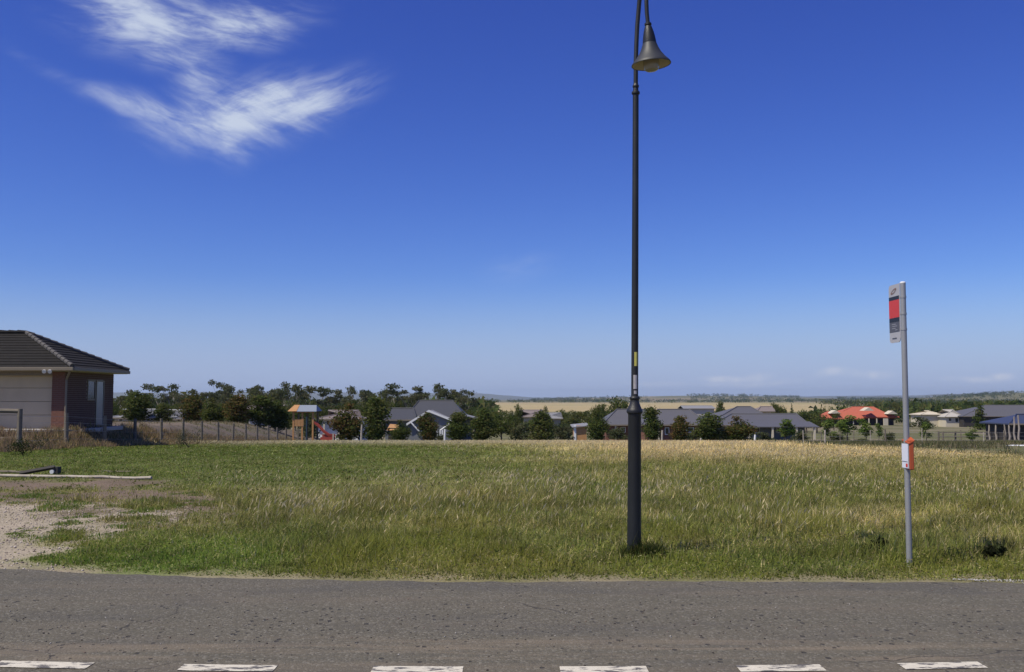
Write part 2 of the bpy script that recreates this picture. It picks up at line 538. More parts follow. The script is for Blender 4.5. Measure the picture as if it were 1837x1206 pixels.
M['greywall'] = plain('blue_grey_cladding', (.16, .17, .185), .75, var=.06)
M['palewall'] = plain('pale_rendered_wall', (.42, .39, .34), .8, var=.06)
M['stone'] = plain('loose_stone', (.12, .11, .105), .9, var=.6, scale=4)
M['slide'] = plain('red_plastic', (.34, .06, .04), .45, var=.06)
M['tarp'] = plain('blue_grey_tarp', (.22, .25, .29), .6, var=.08)
M['green'] = plain('green_trim', (.20, .30, .27), .6)

# ------------------------------------------------------------------ ground colour map
DRY = np.array((.56, .44, .21))
PALE = np.array((.70, .60, .36))
GREEN = np.array((.18, .205, .054))
LUSH = np.array((.20, .29, .055))
OLIVE = np.array((.30, .275, .085))
SOIL = np.array((.165, .122, .092))
GRAVEL = np.array((.37, .315, .24))


def field_end(x, y):
    """depth at which the open grass stops"""
    return np.interp(x / np.maximum(y, 1), [.19, .30, .52], [76, 40, 28]) + (fbm(x, y, .3, 3) - .5) * 3


def bare_mask(x, y):
    """(gravel, soil) 0..1 of the worn ground at the left"""
    px, py = to_px(x, y)
    n = (fbm(x, y, .9, 5) - .5)
    n2 = (fbm(x + 40, y, 2.6, 4) - .5)
    gx = np.interp(py, [885, 905, 925, 950, 980, 1000, 1030], [-40, 210, 330, 240, 175, 140, 120])
    grav = sstep(30, -30, px - gx - n * 330 - n2 * 90) * sstep(893, 912, py + n * 20)
    sx = np.interp(py, [840, 850, 862, 880, 900, 925, 950, 960], [0, 120, 300, 360, 420, 400, 330, 200])
    s = sstep(50, -50, px - sx - n * 520 - n2 * 160) * sstep(848, 866, py + n * 14) * sstep(975, 935, py + n * 60)
    patch = sstep(.50, .62, fbm(x * .8 + 9, y * 1.3, 1.1, 4))
    s = s * (1 - .80 * patch)
    grav = grav * (1 - .85 * sstep(.60, .66, fbm(x + 20, y, 1.5, 4)) * sstep(40, 110, px))
    return np.clip(grav, 0, 1), np.clip(s, 0, 1)


def dryness(x, y):
    px, py = to_px(x, y)
    n = fbm(x, y * 1.4, .22, 4) - .5
    n2 = fbm(x + 90, y, 1.1, 4) - .5
    far = sstep(845, 803, py)                     # toward the crest
    rightness = sstep(620, 1250, px)
    d = .37 + .75 * n + .5 * n2
    d = d + far * (.92 * rightness - .22)
    d = d + .22 * sstep(805, 797, py) * sstep(300, 700, px)
    d = d - .34 * sstep(880, 835, py) * sstep(1000, 550, px)   # mown green part
    d = d + .10 * sstep(870, 905, py) * sstep(985, 930, py)
    d = d - .20 * sstep(945, 1015, py) - .12 * sstep(1050, 300, px) * sstep(930, 1000, py)
    d = d + .10 * sstep(1350, 1750, px) * sstep(930, 860, py)
    d = d - .13 * sstep(845, 880, py) * sstep(900, 1150, px)
    return np.clip(d, 0, 1)


def field_colour(x, y, jit=None):
    d = dryness(x, y)[..., None]
    px, py = to_px(x, y)
    lush = (sstep(700, 250, px) * sstep(930, 985, py))[..., None]
    g = GREEN * (1 - lush) + LUSH * lush
    mid = OLIVE
    c = np.where(d < .5, g + (mid - g) * (d / .5), mid + (DRY - mid) * ((d - .5) / .5))
    return c


def ground_colour(x, y):
    c = field_colour(x, y) * (.62 + .22 * sstep(30, 45, y))[..., None]
    grav, soil = bare_mask(x, y)
    soilc = SOIL[None] * (0.85 + .4 * fbm(x, y, .7, 3)[..., None])
    c = c * (1 - soil[..., None]) + soilc * soil[..., None]
    c = c * (1 - grav[..., None]) + GRAVEL * grav[..., None]
    # verge beside the seal
    e = (sstep(.55, .10, y - edge(x)) * (.35 + 1.0 * sstep(.4, .6, fbm(x, y * 1.8, 1.4, 4))).clip(0, 1))[..., None] * (y < 12)[..., None]
    c = c * (1 - e * .8) + np.array((.30, .25, .17)) * e * .8
    # graded lot behind the left fence
    lot = (sstep(-.1, .8, fence_x(y) - x) * sstep(33, 36, y) * (1 - sstep(118, 125, y)))[..., None]
    lotc = np.array((.165, .130, .100)) * (.55 + .9 * fbm(x, y * 1.6, .8, 5)[..., None])
    gpatch = sstep(.48, .62, fbm(x + 60, y * 1.4, .3, 4))[..., None]
    lotc = lotc * (1 - .6 * gpatch) + np.array((.17, .16, .08)) * .6 * gpatch
    c = c * (1 - lot) + lotc * lot
    # the slope beyond the field
    yy = y[..., None]
    b = sstep(0, 3, yy - np.minimum(field_end(x, y)[..., None], 68))
    rx = (x / np.maximum(y, 1))[..., None]
    nn = fbm(x, y, .05, 4)[..., None]
    slope = np.array((.125, .125, .055)) * (1 - sstep(.45, .6, nn)) + np.array((.21, .18, .12)) * sstep(.45, .6, nn)
    c = c * (1 - b * (1 - lot)) + slope * b * (1 - lot)
    # plains
    f = sstep(420, 600, yy)
    nf = fbm(x, y, .0016, 4)[..., None]
    nfl = fbm(x * .25, y, .0035, 3)[..., None]
    gold = np.array((.42, .335, .175)); drab = np.array((.14, .135, .065)); tan_ = np.array((.25, .20, .125))
    isgold = sstep(700, 900, yy) * sstep(3600, 3100, yy) * sstep(-.16, -.08, rx) * sstep(.36, .315, rx)
    pc = drab + (tan_ - drab) * sstep(.45, .58, nf)
    gc = gold * (.82 + .36 * nfl)
    gc = np.where((nfl > .56) & (yy > 1500), np.array((.27, .25, .10)), gc)
    pc = pc * (1 - isgold) + gc * isgold
    c = c * (1 - f) + pc * f
    return c


# ------------------------------------------------------------------ terrain sheet
def spaced(lim, near, step, growth):
    a = list(np.arange(0, near + 1e-6, step)); s = step
    while a[-1] < lim:
        s *= growth; a.append(a[-1] + s)
    return a


xr = spaced(15500, 30, .33, 1.075)
xs = np.array([-v for v in xr[:0:-1]] + xr)
ys = [-400, -200, -100, -50, -25, -12, -4, 2, 6] + list(np.arange(7.5, 72, .33))
s = .33
while ys[-1] < 14800:
    s *= 1.045; ys.append(ys[-1] + s)
ys = np.array(ys)
GX, GY = np.meshgrid(xs, ys)
GZ = gz(GX, GY)
V = np.stack([GX, GY, GZ], -1).reshape(-1, 3)
nx, ny = len(xs), len(ys)
I = np.arange(nx * ny).reshape(ny, nx)
Q = np.stack([I[:-1, :-1], I[:-1, 1:], I[1:, 1:], I[1:, :-1]], -1).reshape(-1, 4)
cols = ground_colour(GX, GY).reshape(-1, 3)
o = npmesh('ground', V, Q, M['ground'], cols, smooth=True)
tag(o, 'field, worn verge and plain falling away from the road', kind='structure')

# far blue hills
hx = np.linspace(-9500, 9500, 240)
hv = []; 
hp = np.interp(hx, [-9500, -6000, -3500, -900, -600, -300, 0, 250, 900, 2600, 3300, 4300, 5200, 6300, 9500],
               [70, 80, 95, 78, 74, 62, 50, 22, 16, 18, 42, 30, 40, 60, 70]) + (fbm(hx, hx * 0, .0016, 4) - .5) * 28
for j, (yo, fr) in enumerate([(12300, 0), (12800, .55), (13300, .9), (13800, 1), (14500, .3)]):
    for i in range(len(hx)):
        hv.append((hx[i], yo, -34 + (hp[i] + 34) * fr))
nh = len(hx)
I = np.arange(len(hv)).reshape(5, nh)
Q = np.stack([I[:-1, :-1], I[:-1, 1:], I[1:, 1:], I[1:, :-1]], -1).reshape(-1, 4)
M['hills'] = plain('distant_hills', (.10, .11, .09), .95, var=.2, scale=.002)
tag(npmesh('hills', np.array(hv), Q, M['hills'], smooth=True), 'low blue ranges on the horizon', kind='structure')

# ------------------------------------------------------------------ road
rx_ = np.arange(-70, 70.01, .07)
yl = [-6.5, -3, 0, 3, 5.0, 6.0, 7.0, 8.0]
ev = edge(rx_)
rows = [np.stack([rx_, np.full_like(rx_, v), np.full_like(rx_, .014)], -1) for v in yl]
jag = (fbm(rx_, rx_ * 0, 5.5, 4) - .5) * .10
rows.append(np.stack([rx_, ev - .10 + jag, np.full_like(rx_, .013)], -1))
rows.append(np.stack([rx_, ev + jag, np.full_like(rx_, -.01)], -1))
V = np.concatenate(rows); n = len(rx_)
I = np.arange(len(V)).reshape(len(rows), n)
Q = np.stack([I[:-1, :-1], I[:-1, 1:], I[1:, 1:], I[1:, :-1]], -1).reshape(-1, 4)
tag(npmesh('road', V, Q, M['asphalt'], smooth=False), 'worn grey sealed road', kind='structure')


def road_row(x, base=5.985):
    return base + .0150 * np.asarray(x) ** 2 * (1 if True else 0)


marks = [(-180, 165), (330, 500), (672, 832), (1003, 1157), (1318, 1470), (1612, 1762), (1905, 2050), (-340 - 170, -340)]
for i, (a, b) in enumerate(marks):
    xa, xb = (a - 918.5) / F * 6.0, (b - 918.5) / F * 6.0
    if i == 0: xa = xb - .60
    n = 8
    vs = []; fs = []
    for j in range(n + 1):
        x = xa + (xb - xa) * j / n
        y0 = 5.985 + .0132 * x * x
        vs += [(x, y0 - .055, .0185), (x, y0 + .085, .0185)]
    for j in range(n):
        fs.append((2 * j, 2 * j + 2, 2 * j + 3, 2 * j + 1))
    o = MB().add(vs, fs).build('road_marking', M['paint'])
    tag(o, kind='structure', group='dashes of the broken centre line')

# loose chips on the seal
def chips(name, n, xr_, ys_, size, col, seed, zf=None):
    r = np.random.default_rng(seed)
    x = r.uniform(*xr_, n); y = ys_(r, x, n)
    z = gz(x, y) + (.014 if zf is None else zf)
    s_ = size[0] + (size[1] - size[0]) * r.random(n) ** 2
    base = np.array([(1, 0, 0), (-.3, .9, 0), (-.8, -.5, 0), (.3, -.9, 0), (.1, .1, .8), (.0, 0, -.3)])
    tri = np.array([(0, 1, 4), (1, 2, 4), (2, 3, 4), (3, 0, 4), (1, 0, 5), (2, 1, 5), (3, 2, 5), (0, 3, 5)])
    an = r.uniform(0, 6.28, n)
    V = base[None] * (s_[:, None, None] * r.uniform(.6, 1.2, (n, 6, 1)))
    ca, sa = np.cos(an)[:, None], np.sin(an)[:, None]
    X = V[..., 0] * ca - V[..., 1] * sa + x[:, None]; Y = V[..., 0] * sa + V[..., 1] * ca + y[:, None]
    V = np.stack([X, Y, V[..., 2] + z[:, None] + s_[:, None] * .15], -1).reshape(-1, 3)
    T = (tri[None] + 6 * np.arange(n)[:, None, None]).reshape(-1, 3)
    cc = np.asarray(col)[r.integers(0, len(col), n)] * r.uniform(.7, 1.25, (n, 1))
    o = npmesh(name, V, T, M['chip'], np.repeat(cc, 6, 0))
    return tag(o, kind='stuff')


def m_chip(k):
    a = k.n('ShaderNodeAttribute', attribute_name='tint').outputs['Color']
    return k.n('ShaderNodeBsdfPrincipled', inp={'Base Color': a, 'Roughness': .9}).outputs[0]


M['chip'] = mat('stone_chips', m_chip)
greys = [(.05, .047, .045), (.10, .09, .08), (.30, .28, .25), (.06, .045, .04), (.16, .11, .09)]
o = chips('loose_road_gravel', 2600, (-9, 9), lambda r, x, n: np.where(r.random(n) < .7, r.normal(7.15, .38, n), r.uniform(5.4, 8.9, n)), (.003, .011), greys, 5, .014)
o['label'] = 'loose stone chips along the wheel track'


def drive_y(r, x, n):
    return edge(x) + r.uniform(-.15, 6.2, n)


o = chips('driveway_gravel', 16000, (-12, -2.2), drive_y, (.006, .022), [(.40, .34, .28), (.30, .25, .2), (.48, .42, .36), (.22, .17, .14)], 6, .0)
# keep only the stones on the bare ground
me = o.data
co = np.empty(len(me.vertices) * 3, np.float32); me.vertices.foreach_get('co', co); co = co.reshape(-1, 6, 3)
gx_, gy_ = co[:, :, 0].mean(1), co[:, :, 1].mean(1)
ga, so = bare_mask(gx_, gy_)
keep = (ga + so * .35) > np.random.default_rng(1).random(len(gx_)) * .9
tint = np.empty(len(me.vertices) * 4, np.float32); me.color_attributes['tint'].data.foreach_get('color', tint); tint = tint.reshape(-1, 6, 4)[keep][..., :3].reshape(-1, 3)
co = co[keep]; n = len(co)
tri = np.array([(0, 1, 4), (1, 2, 4), (2, 3, 4), (3, 0, 4), (1, 0, 5), (2, 1, 5), (3, 2, 5), (0, 3, 5)])
bpy.data.objects.remove(o)
o = npmesh('driveway_gravel', co.reshape(-1, 3), (tri[None] + 6 * np.arange(n)[:, None, None]).reshape(-1, 3), M['chip'], tint)
tag(o, 'pale crushed stone of the driveway at the left', kind='stuff')
o = chips('verge_gravel', 1100, (4.0, 7.0), lambda r, x, n: edge(x) + .05 - np.abs(r.normal(0, .22, n)) * (x - 3.9) * .5, (.004, .013), [(.40, .38, .35), (.30, .29, .27), (.5, .48, .45)], 8, .012)
o['label'] = 'pale gravel spilt on the seal at the right edge'

# ------------------------------------------------------------------ grass
def blades(name, x, y, h, w, lean, ldir, colr, seg=2, label=None):
    n = len(x)
    r = RNG
    z = gz(x, y) - .01
    a = r.uniform(0, np.pi, n)
    dx, dy = np.cos(a) * w * .5, np.sin(a) * w * .5
    lx, ly = np.cos(ldir) * lean * h, np.sin(ldir) * lean * h
    hz_ = h * np.sqrt(np.clip(1 - (lean * .8) ** 2, .15, 1))
    if seg == 2:
        V = np.stack([
            np.stack([x - dx, y - dy, z], -1), np.stack([x + dx, y + dy, z], -1),
            np.stack([x - dx * .8 + lx * .35, y - dy * .8 + ly * .35, z + hz_ * .6], -1), np.stack([x + dx * .8 + lx * .35, y + dy * .8 + ly * .35, z + hz_ * .6], -1),
            np.stack([x + lx, y + ly, z + hz_], -1)], 1)
        T = np.array([(0, 1, 3), (0, 3, 2), (2, 3, 4)])
    else:
        V = np.stack([np.stack([x - dx, y - dy, z], -1), np.stack([x + dx, y + dy, z], -1), np.stack([x + lx, y + ly, z + hz_], -1)], 1)
        T = np.array([(0, 1, 2)])
    m = V.shape[1]
    T = (T[None] + m * np.arange(n)[:, None, None]).reshape(-1, 3)
    cc = np.repeat(colr, m, 0)
    o = npmesh(name, V.reshape(-1, 3), T, M['grass'], cc)
    return tag(o, label, kind='stuff')


def scatter(n, y0, y1, power, margin=1.18):
    """points in the wedge of ground the camera looks over, between depths y0 and y1"""
    r = RNG
    y = y0 + (y1 - y0) * r.random(n) ** power
    x = r.uniform(-1, 1, n) * (.525 * y * margin + .8)
    return x, y


def taken(x, y, dens_soil=.82):
    g, s_ = bare_mask(x, y)
    return np.maximum(g * .985, s_ * dens_soil)


def mownness(x, y):
    px, py = to_px(x, y)
    return sstep(892, 868, py + (fbm(x, y, .5, 3) - .5) * 26) * sstep(1150, 800, px)


def grass_band(name, n, y0, y1, power, hs, wd, seg, label, mown=True):
    x, y = scatter(n, y0, y1, power)
    r = RNG
    ok = (y > edge(x) + .02 + .12 * r.random(n) + np.maximum(0, fbm(x, y * 1.8, 1.4, 4) - .52) * 2.4 * sstep(1.0, .2, y - edge(x))) & (r.random(n) > taken(x, y))
    ok &= ~((x < fence_x(y) + .3) & (y > 33.5)) & (y < field_end(x, y))
    x, y = x[ok], y[ok]; n = len(x)
    px, py = to_px(x, y)
    tuft = fbm(x, y, 2.3, 3)
    dr = dryness(x, y)
    mw = mownness(x, y)
    e = sstep(0, 1.6, y - edge(x))
    lush = sstep(700, 250, px) * sstep(930, 985, py)
    h = r.uniform(hs[0], hs[1], n) * (.45 + 1.1 * tuft) * (1 - .62 * mw) * (.42 + .58 * e) * (1 - .4 * lush)
    h *= np.where(taken(x, y) > .2, .5, 1) * (1 - .35 * sstep(1380, 1600, px) * (y > 24))
    patch = sstep(.50, .66, fbm(x + 31, y, .55, 3))
    h *= 1 + .5 * patch * (1 - mw)
    w = r.uniform(wd[0], wd[1], n)
    col = field_colour(x, y)
    # individual blades: some dead, some fresh
    t = r.random(n)
    dead = t < (.07 + .60 * dr ** 1.6)
    fresh = t > .80
    col = np.where(dead[:, None], col * .35 + (DRY + (PALE - DRY) * r.random((n, 1))) * .80, col)
    col = np.where(fresh[:, None], col * .6 + np.array((.22, .30, .05)) * .45, col)
    col = col * r.uniform(.68, 1.22, (n, 1))
    # clumps a hand's breadth to a stride across differ in colour
    cl1 = fbm(x + 13, y + 71, 3.1, 3)[:, None]; cl2 = fbm(x - 50, y + 9, .8, 3)[:, None]
    col = col * (.76 + .48 * sstep(.3, .7, cl1)) * (.84 + .32 * cl2)
    gr = (mw * .6)[:, None]
    col = col * (1 - gr) + col * np.array((.84, 1.06, .72)) * gr
    col = col * (1.22 + .22 * sstep(842, 806, py) * dr)[:, None]
    yel = (sstep(.52, .68, fbm(x + 5, y - 33, .9, 3)) * sstep(900, 960, py) * (1 - mw))[:, None]
    col = col * (1 - .5 * yel) + np.array((.30, .31, .05)) * .5 * yel
    lean = np.clip(np.abs(r.normal(.5, .28, n)), 0, 1.1)
    ld = np.where(r.random(n) < .22, r.normal(.1, .6, n), r.uniform(0, 6.28, n))
    return blades(name, x, y, h, w, lean, ld, col, seg, label)


grass_band('verge_grass', 150000, 8.9, 15.5, 1.0, (.05, .17), (.005, .012), 2, 'rough mixed grass of the near verge')
grass_band('field_grass', 170000, 15.0, 30.0, 1.0, (.07, .20), (.010, .022), 1, 'green and straw grass across the open lot')
grass_band('far_field_grass', 200000, 29.0, 74.0, 1.15, (.08, .20), (.025, .05), 1, 'dry grass thinning toward the crest of the field')

# low broad leaves and thatch between the blades
def leaflets(name, n, y0, y1, size, hmax, label):
    x, y = scatter(n, y0, y1, 1.0)
    r = RNG
    ok = (y > edge(x) + .03) & (r.random(n) > taken(x, y, .9)) & ~((x < fence_x(y) + .3) & (y > 33.5)) & (y < field_end(x, y))
    x, y = x[ok], y[ok]; n = len(x)
    px, py = to_px(x, y)
    mw = mownness(x, y)
    e = sstep(0, 1.2, y - edge(x))
    z = gz(x, y) + r.random(n) ** 1.4 * hmax * (.3 + fbm(x, y, 2.3, 3)) * (1 - .6 * mw) * (.35 + .65 * e)
    a = r.normal(size=(n, 3)); a[:, 2] *= .45; a /= np.linalg.norm(a, axis=1)[:, None]
    b = r.normal(size=(n, 3)); b[:, 2] *= .45
    b = b - a * (a * b).sum(1)[:, None]; b /= np.linalg.norm(b, axis=1)[:, None] + 1e-9
    s_ = size * r.uniform(.5, 1.5, (n, 1))
    p = np.stack([x, y, z], -1)
    V = np.stack([p - a * s_ * .5, p + b * s_ * .22, p + a * s_ * .5, p - b * s_ * .22], 1).reshape(-1, 3)
    T = np.arange(len(V)).reshape(-1, 4)
    col = field_colour(x, y)
    t = r.random(n); dr = dryness(x, y)
    pal = np.array([(.16, .22, .045), (.26, .28, .06), (.11, .16, .03), (.46, .38, .19), (.34, .25, .12), (.56, .49, .27)])
    pi = np.where(t < .75 - .5 * dr, r.integers(0, 3, n), r.integers(3, 6, n))
    col = (col * .35 + pal[pi] * .65) * r.uniform(.55, 1.25, (n, 1))
    cl1 = fbm(x + 13, y + 71, 3.1, 3)[:, None]
    col = col * (.7 + .6 * sstep(.3, .7, cl1))
    tag(npmesh(name, V, T, M['grass'], np.repeat(col, 4, 0)), label, kind='stuff')


leaflets('ground_leaves', 190000, 8.9, 17, .024, .13, 'small weed leaves and straw thatch among the verge grass')
leaflets('ground_leaves', 130000, 17, 38, .045, .16, 'weed leaves and straw thatch across the middle of the field')
leaflets('ground_leaves', 90000, 36, 74, .085, .15, 'bleached thatch near the crest of the field')

# scrubby ground beyond the field at the right and rough growth on the left lot
def rough(name, n, y0, y1, u0, u1, sel, h, cols_, label, w=(.03, .06)):
    r = RNG
    y = r.uniform(y0, y1, n); x = y * r.uniform(u0, u1, n)
    ok = r.random(n) < sel(x, y)
    x, y = x[ok], y[ok]; n = len(x)
    cc = np.asarray(cols_)[(np.clip(fbm(x, y, .4, 3) * 1.6 - .3 + r.normal(0, .15, n), 0, .999) * len(cols_)).astype(int)] * r.uniform(.65, 1.25, (n, 1))
    n = len(x)
    blades(name, x, y, h * r.uniform(.4, 1.2, n) * (.5 + fbm(x, y, .8, 3)), r.uniform(w[0], w[1], n), np.abs(r.normal(.5, .25, n)), r.uniform(0, 6.28, n), cc, 1, label)


rough('slope_grass', 70000, 29, 110, .16, .60, lambda x, y: (y > field_end(x, y)) * sstep(.38, .55, fbm(x, y, .18, 3)), .26,
      [(.10, .13, .05), (.16, .17, .07), (.22, .20, .10), (.34, .28, .16)], 'thin grey-green grass on the slope beyond the field at the right')
rough('lot_weeds', 40000, 42, 100, -.60, -.18, lambda x, y: (x < fence_x(y) - .2) * ((x < -30) | (y > 48) | (x > -18.2)) * sstep(.47, .62, fbm(x + 60, y * 1.4, .3, 4)), .22,
      [(.14, .14, .06), (.22, .19, .09), (.34, .26, .15), (.28, .21, .13)], 'patchy weeds on the graded lot behind the left fence')

# stalks with seed heads
def seedheads(name, n, y0, y1, sel, hs, label, headw=.010):
    x, y = scatter(n, y0, y1, 1.0)
    r = RNG
    px, py = to_px(x, y)
    p = sel(px, py, x, y)
    ok = (y > edge(x) + .4) & (r.random(n) < p * (1 - taken(x, y, .95))) & ~((x < fence_x(y) + .2) & (y > 33.5)) & (y < field_end(x, y))
    x, y, px = x[ok], y[ok], px[ok]; n = len(x)
    h = r.uniform(hs[0], hs[1], n) * (1 - .35 * sstep(1380, 1600, px))
    z = gz(x, y)
    an = r.normal(.15, 1.1, n); ln = np.clip(r.normal(.36, .20, n), .03, .8)
    lx, ly = np.cos(an) * ln * h, np.sin(an) * ln * h
    a2 = r.uniform(0, np.pi, n); sx_, sy_ = np.cos(a2) * .0022, np.sin(a2) * .0022
    hw = headw * r.uniform(.6, 1.4, n)
    hx_, hy_ = np.cos(a2) * hw, np.sin(a2) * hw
    t1 = .70
    V = np.stack([
        np.stack([x - sx_, y - sy_, z], -1), np.stack([x + sx_, y + sy_, z], -1),
        np.stack([x + lx * .55, y + ly * .55, z + h * t1], -1),
        np.stack([x + lx * .78 - hx_, y + ly * .78 - hy_, z + h * .84], -1),
        np.stack([x + lx * .78 + hx_, y + ly * .78 + hy_, z + h * .84], -1),
        np.stack([x + lx * 1.1, y + ly * 1.1, z + h * .97], -1)], 1)
    T = np.array([(0, 1, 2), (2, 4, 3), (3, 4, 5)])
    T = (T[None] + 6 * np.arange(n)[:, None, None]).reshape(-1, 3)
    col = (PALE * 1.15 + (np.array((.52, .44, .28)) - PALE) * r.random((n, 1))) * r.uniform(.7, 1.15, (n, 1))
    cc = np.repeat(col[:, None], 6, 1)
    cc[:, :3] = cc[:, :3] * .55 + OLIVE * .45
    return tag(npmesh(name, V.reshape(-1, 3), T, M['grass'], cc.reshape(-1, 3)), label, kind='stuff')


def sel_near(px, py, x, y):
    c = fbm(x + 7, y + 3, .55, 3)
    return (.10 + 1.0 * sstep(.50, .64, c)) * (.35 + .65 * sstep(1300, 900, px)) * sstep(862, 885, py) * sstep(990, 940, py) * sstep(330, 480, px)


seedheads('seed_head_grass', 40000, 10.0, 22, sel_near, (.20, .42), 'pale bent grass seed heads in the near field', .0065)
seedheads('straw_grass', 150000, 23, 70, lambda px, py, x, y: (.10 + .8 * sstep(.42, .6, fbm(x, y, .25, 3))) * sstep(650, 1250, px + (py < 803) * 500) * sstep(856, 812, py),
          (.14, .30), 'straw coloured tall grass along the far edge of the field', .010)

# weeds and tall grass at the foot of the left fence
def tufts(name, pts, n, rad, h, col, label, kind='stuff', w=(.006, .014)):
    r = RNG
    X = []; Y = []; H = []
    for (cx, cy, s_) in pts:
        a = r.uniform(0, 6.28, n); q = rad * s_ * np.sqrt(r.random(n))
        X.append(cx + np.cos(a) * q); Y.append(cy + np.sin(a) * q * .8); H.append(h * s_ * (1.05 - .6 * (q / (rad * s_))) * r.uniform(.6, 1.15, n))
    x, y, h_ = map(np.concatenate, (X, Y, H))
    n_ = len(x)
    cc = np.asarray(col)[r.integers(0, len(col), n_)] * r.uniform(.65, 1.2, (n_, 1))
    o = blades(name, x, y, h_, r.uniform(*w, n_), np.abs(r.normal(.4, .2, n_)).clip(0, .9), r.uniform(0, 6.28, n_), cc, 2, label)
    if kind != 'stuff':
        del o['kind']
    return o


fy = np.arange(31.5, 92, .30)
pts = [(float(fence_x(v)) + random.uniform(-.9, .7), v, random.uniform(.5, 1.2)) for v in fy for _ in range(2)]
tufts('fence_line_grass', pts, 60, .50, .40, [(.40, .29, .16), (.32, .23, .13), (.46, .34, .19), (.20, .19, .07)], 'tall brown grass along the foot of the left fence', w=(.02, .04))
pts = [(random.uniform(-25, -16), random.uniform(31, 41), random.uniform(.5, 1.1)) for _ in range(240)]
tufts('lot_grass', pts, 46, .5, .42, [(.36, .26, .16), (.28, .20, .13), (.42, .3, .18), (.18, .17, .07)], 'brown seeding grass in front of the brick house', w=(.015, .03))

# fresh green clumps in the worn ground
gp = []
for (px, py, s_) in [(110, 945, 1.0), (170, 955, 1.3), (235, 965, 1.2), (300, 975, 1.1), (165, 1000, 1.3), (205, 1005, 1.1), (130, 1003, 1.2), (260, 1010, .9),
                     (340, 1015, .8), (395, 1012, .8), (20, 898, 1.1), (60, 890, 1.2), (130, 900, 1.4), (175, 905, 1.4), (220, 898, 1.2), (260, 915, 1.0), (300, 905, 1.1),
                     (35, 950, .5), (150, 925, .9), (210, 935, .8), (350, 880, 1.1), (320, 905, .9), (245, 1022, .7), (445, 1022, .8), (180, 985, 1.2), (225, 992, 1.1)]:
    D = CAMZ * F / (py - 715)
    c0 = P(px, py, D)
    for _ in range(6):
        gx0, gy0 = c0.x + random.gauss(0, .30), c0.y + random.gauss(0, .38)
        if gy0 > float(edge(gx0)) + .28:
            gp.append((gx0, gy0, s_ * random.uniform(.4, 1)))
tufts('low_weeds', gp, 150, .24, .085, [(.18, .30, .05), (.13, .23, .04), (.26, .34, .08), (.40, .36, .15)], 'fresh green weed mats in the worn ground', w=(.007, .014))

# ------------------------------------------------------------------ trees and shrubs
def crown_mesh(name, centres, n, leaf, cols, seed, flat=1.0):
    """leaves through the volume of several clumps: centres = [(x,y,z,rx,ry,rz)]"""
    r = np.random.default_rng(seed)
    cs = np.array(centres, float)
    vol = (cs[:, 3] * cs[:, 4] * cs[:, 5]) ** .75
    idx = r.choice(len(cs), n, p=vol / vol.sum())
    d = r.normal(size=(n, 3)); d /= np.linalg.norm(d, axis=1)[:, None]
    q = r.random(n) ** .38
    lump = 1 + .22 * np.sin(d[:, 0] * 5 + idx) * np.cos(d[:, 2] * 6 + idx * 2) + .10 * r.normal(size=n)
    p = cs[idx, :3] + d * cs[idx, 3:6] * (q * lump)[:, None]
    a = r.normal(size=(n, 3)); a /= np.linalg.norm(a, axis=1)[:, None]
    nrm = d * .6 + r.normal(size=(n, 3)) * .6
    b = np.cross(nrm, a); b /= np.linalg.norm(b, axis=1)[:, None] + 1e-9
    c = np.cross(b, nrm); c /= np.linalg.norm(c, axis=1)[:, None] + 1e-9
    s_ = leaf * r.uniform(.55, 1.4, n)[:, None]
    V = np.stack([p - b * s_ * .5, p + c * s_ * .45 * flat, p + b * s_ * .5, p - c * s_ * .45 * flat], 1)
    T = np.array([(0, 1, 2, 3)])[None] + 4 * np.arange(n)[:, None, None]
    cols = np.asarray(cols)
    clump = r.random(len(cs))
    w = np.clip(clump[idx] * .7 + r.random(n) * .5, 0, .999)
    cc = cols[(w * len(cols)).astype(int)] * r.uniform(.7, 1.3, (n, 1))
    return V.reshape(-1, 3), T.reshape(-1, 4), np.repeat(cc, 4, 0)


def limbs(mb, base, tips, r0, seed=0):
    rr = random.Random(seed)
    base = Vector(base)
    top = Vector((sum(t[0] for t in tips) / len(tips) * .4, sum(t[1] for t in tips) / len(tips) * .4, max(t[2] for t in tips) * .62))
    n = 5
    trunk = [base.lerp(top, i / n) + Vector((rr.gauss(0, .012), rr.gauss(0, .012), 0)) * (i > 0) * top.z for i in range(n + 1)]
    mb.tube(trunk, [r0 * (1.15 - .8 * i / n) for i in range(n + 1)], 7)
    for t in tips:
        a = trunk[rr.choice([2, 3, 4])]
        t = Vector(t)
        mid = a.lerp(t, .5) + Vector((rr.gauss(0, .02), rr.gauss(0, .02), rr.uniform(-.01, .03)))
        mb.tube([a, mid, t], [r0 * .42, r0 * .26, r0 * .08], 5)


DENSE = [(.050, .074, .022), (.075, .102, .030), (.098, .125, .034), (.125, .125, .042)]
GUM = [(.060, .076, .036), (.085, .10, .048), (.11, .125, .058), (.135, .13, .068)]
FRESH = [(.08, .13, .03), (.11, .165, .04), (.14, .19, .045), (.17, .21, .06)]
RUSTY = [(.052, .076, .022), (.080, .100, .028), (.115, .110, .034), (.165, .105, .042)]


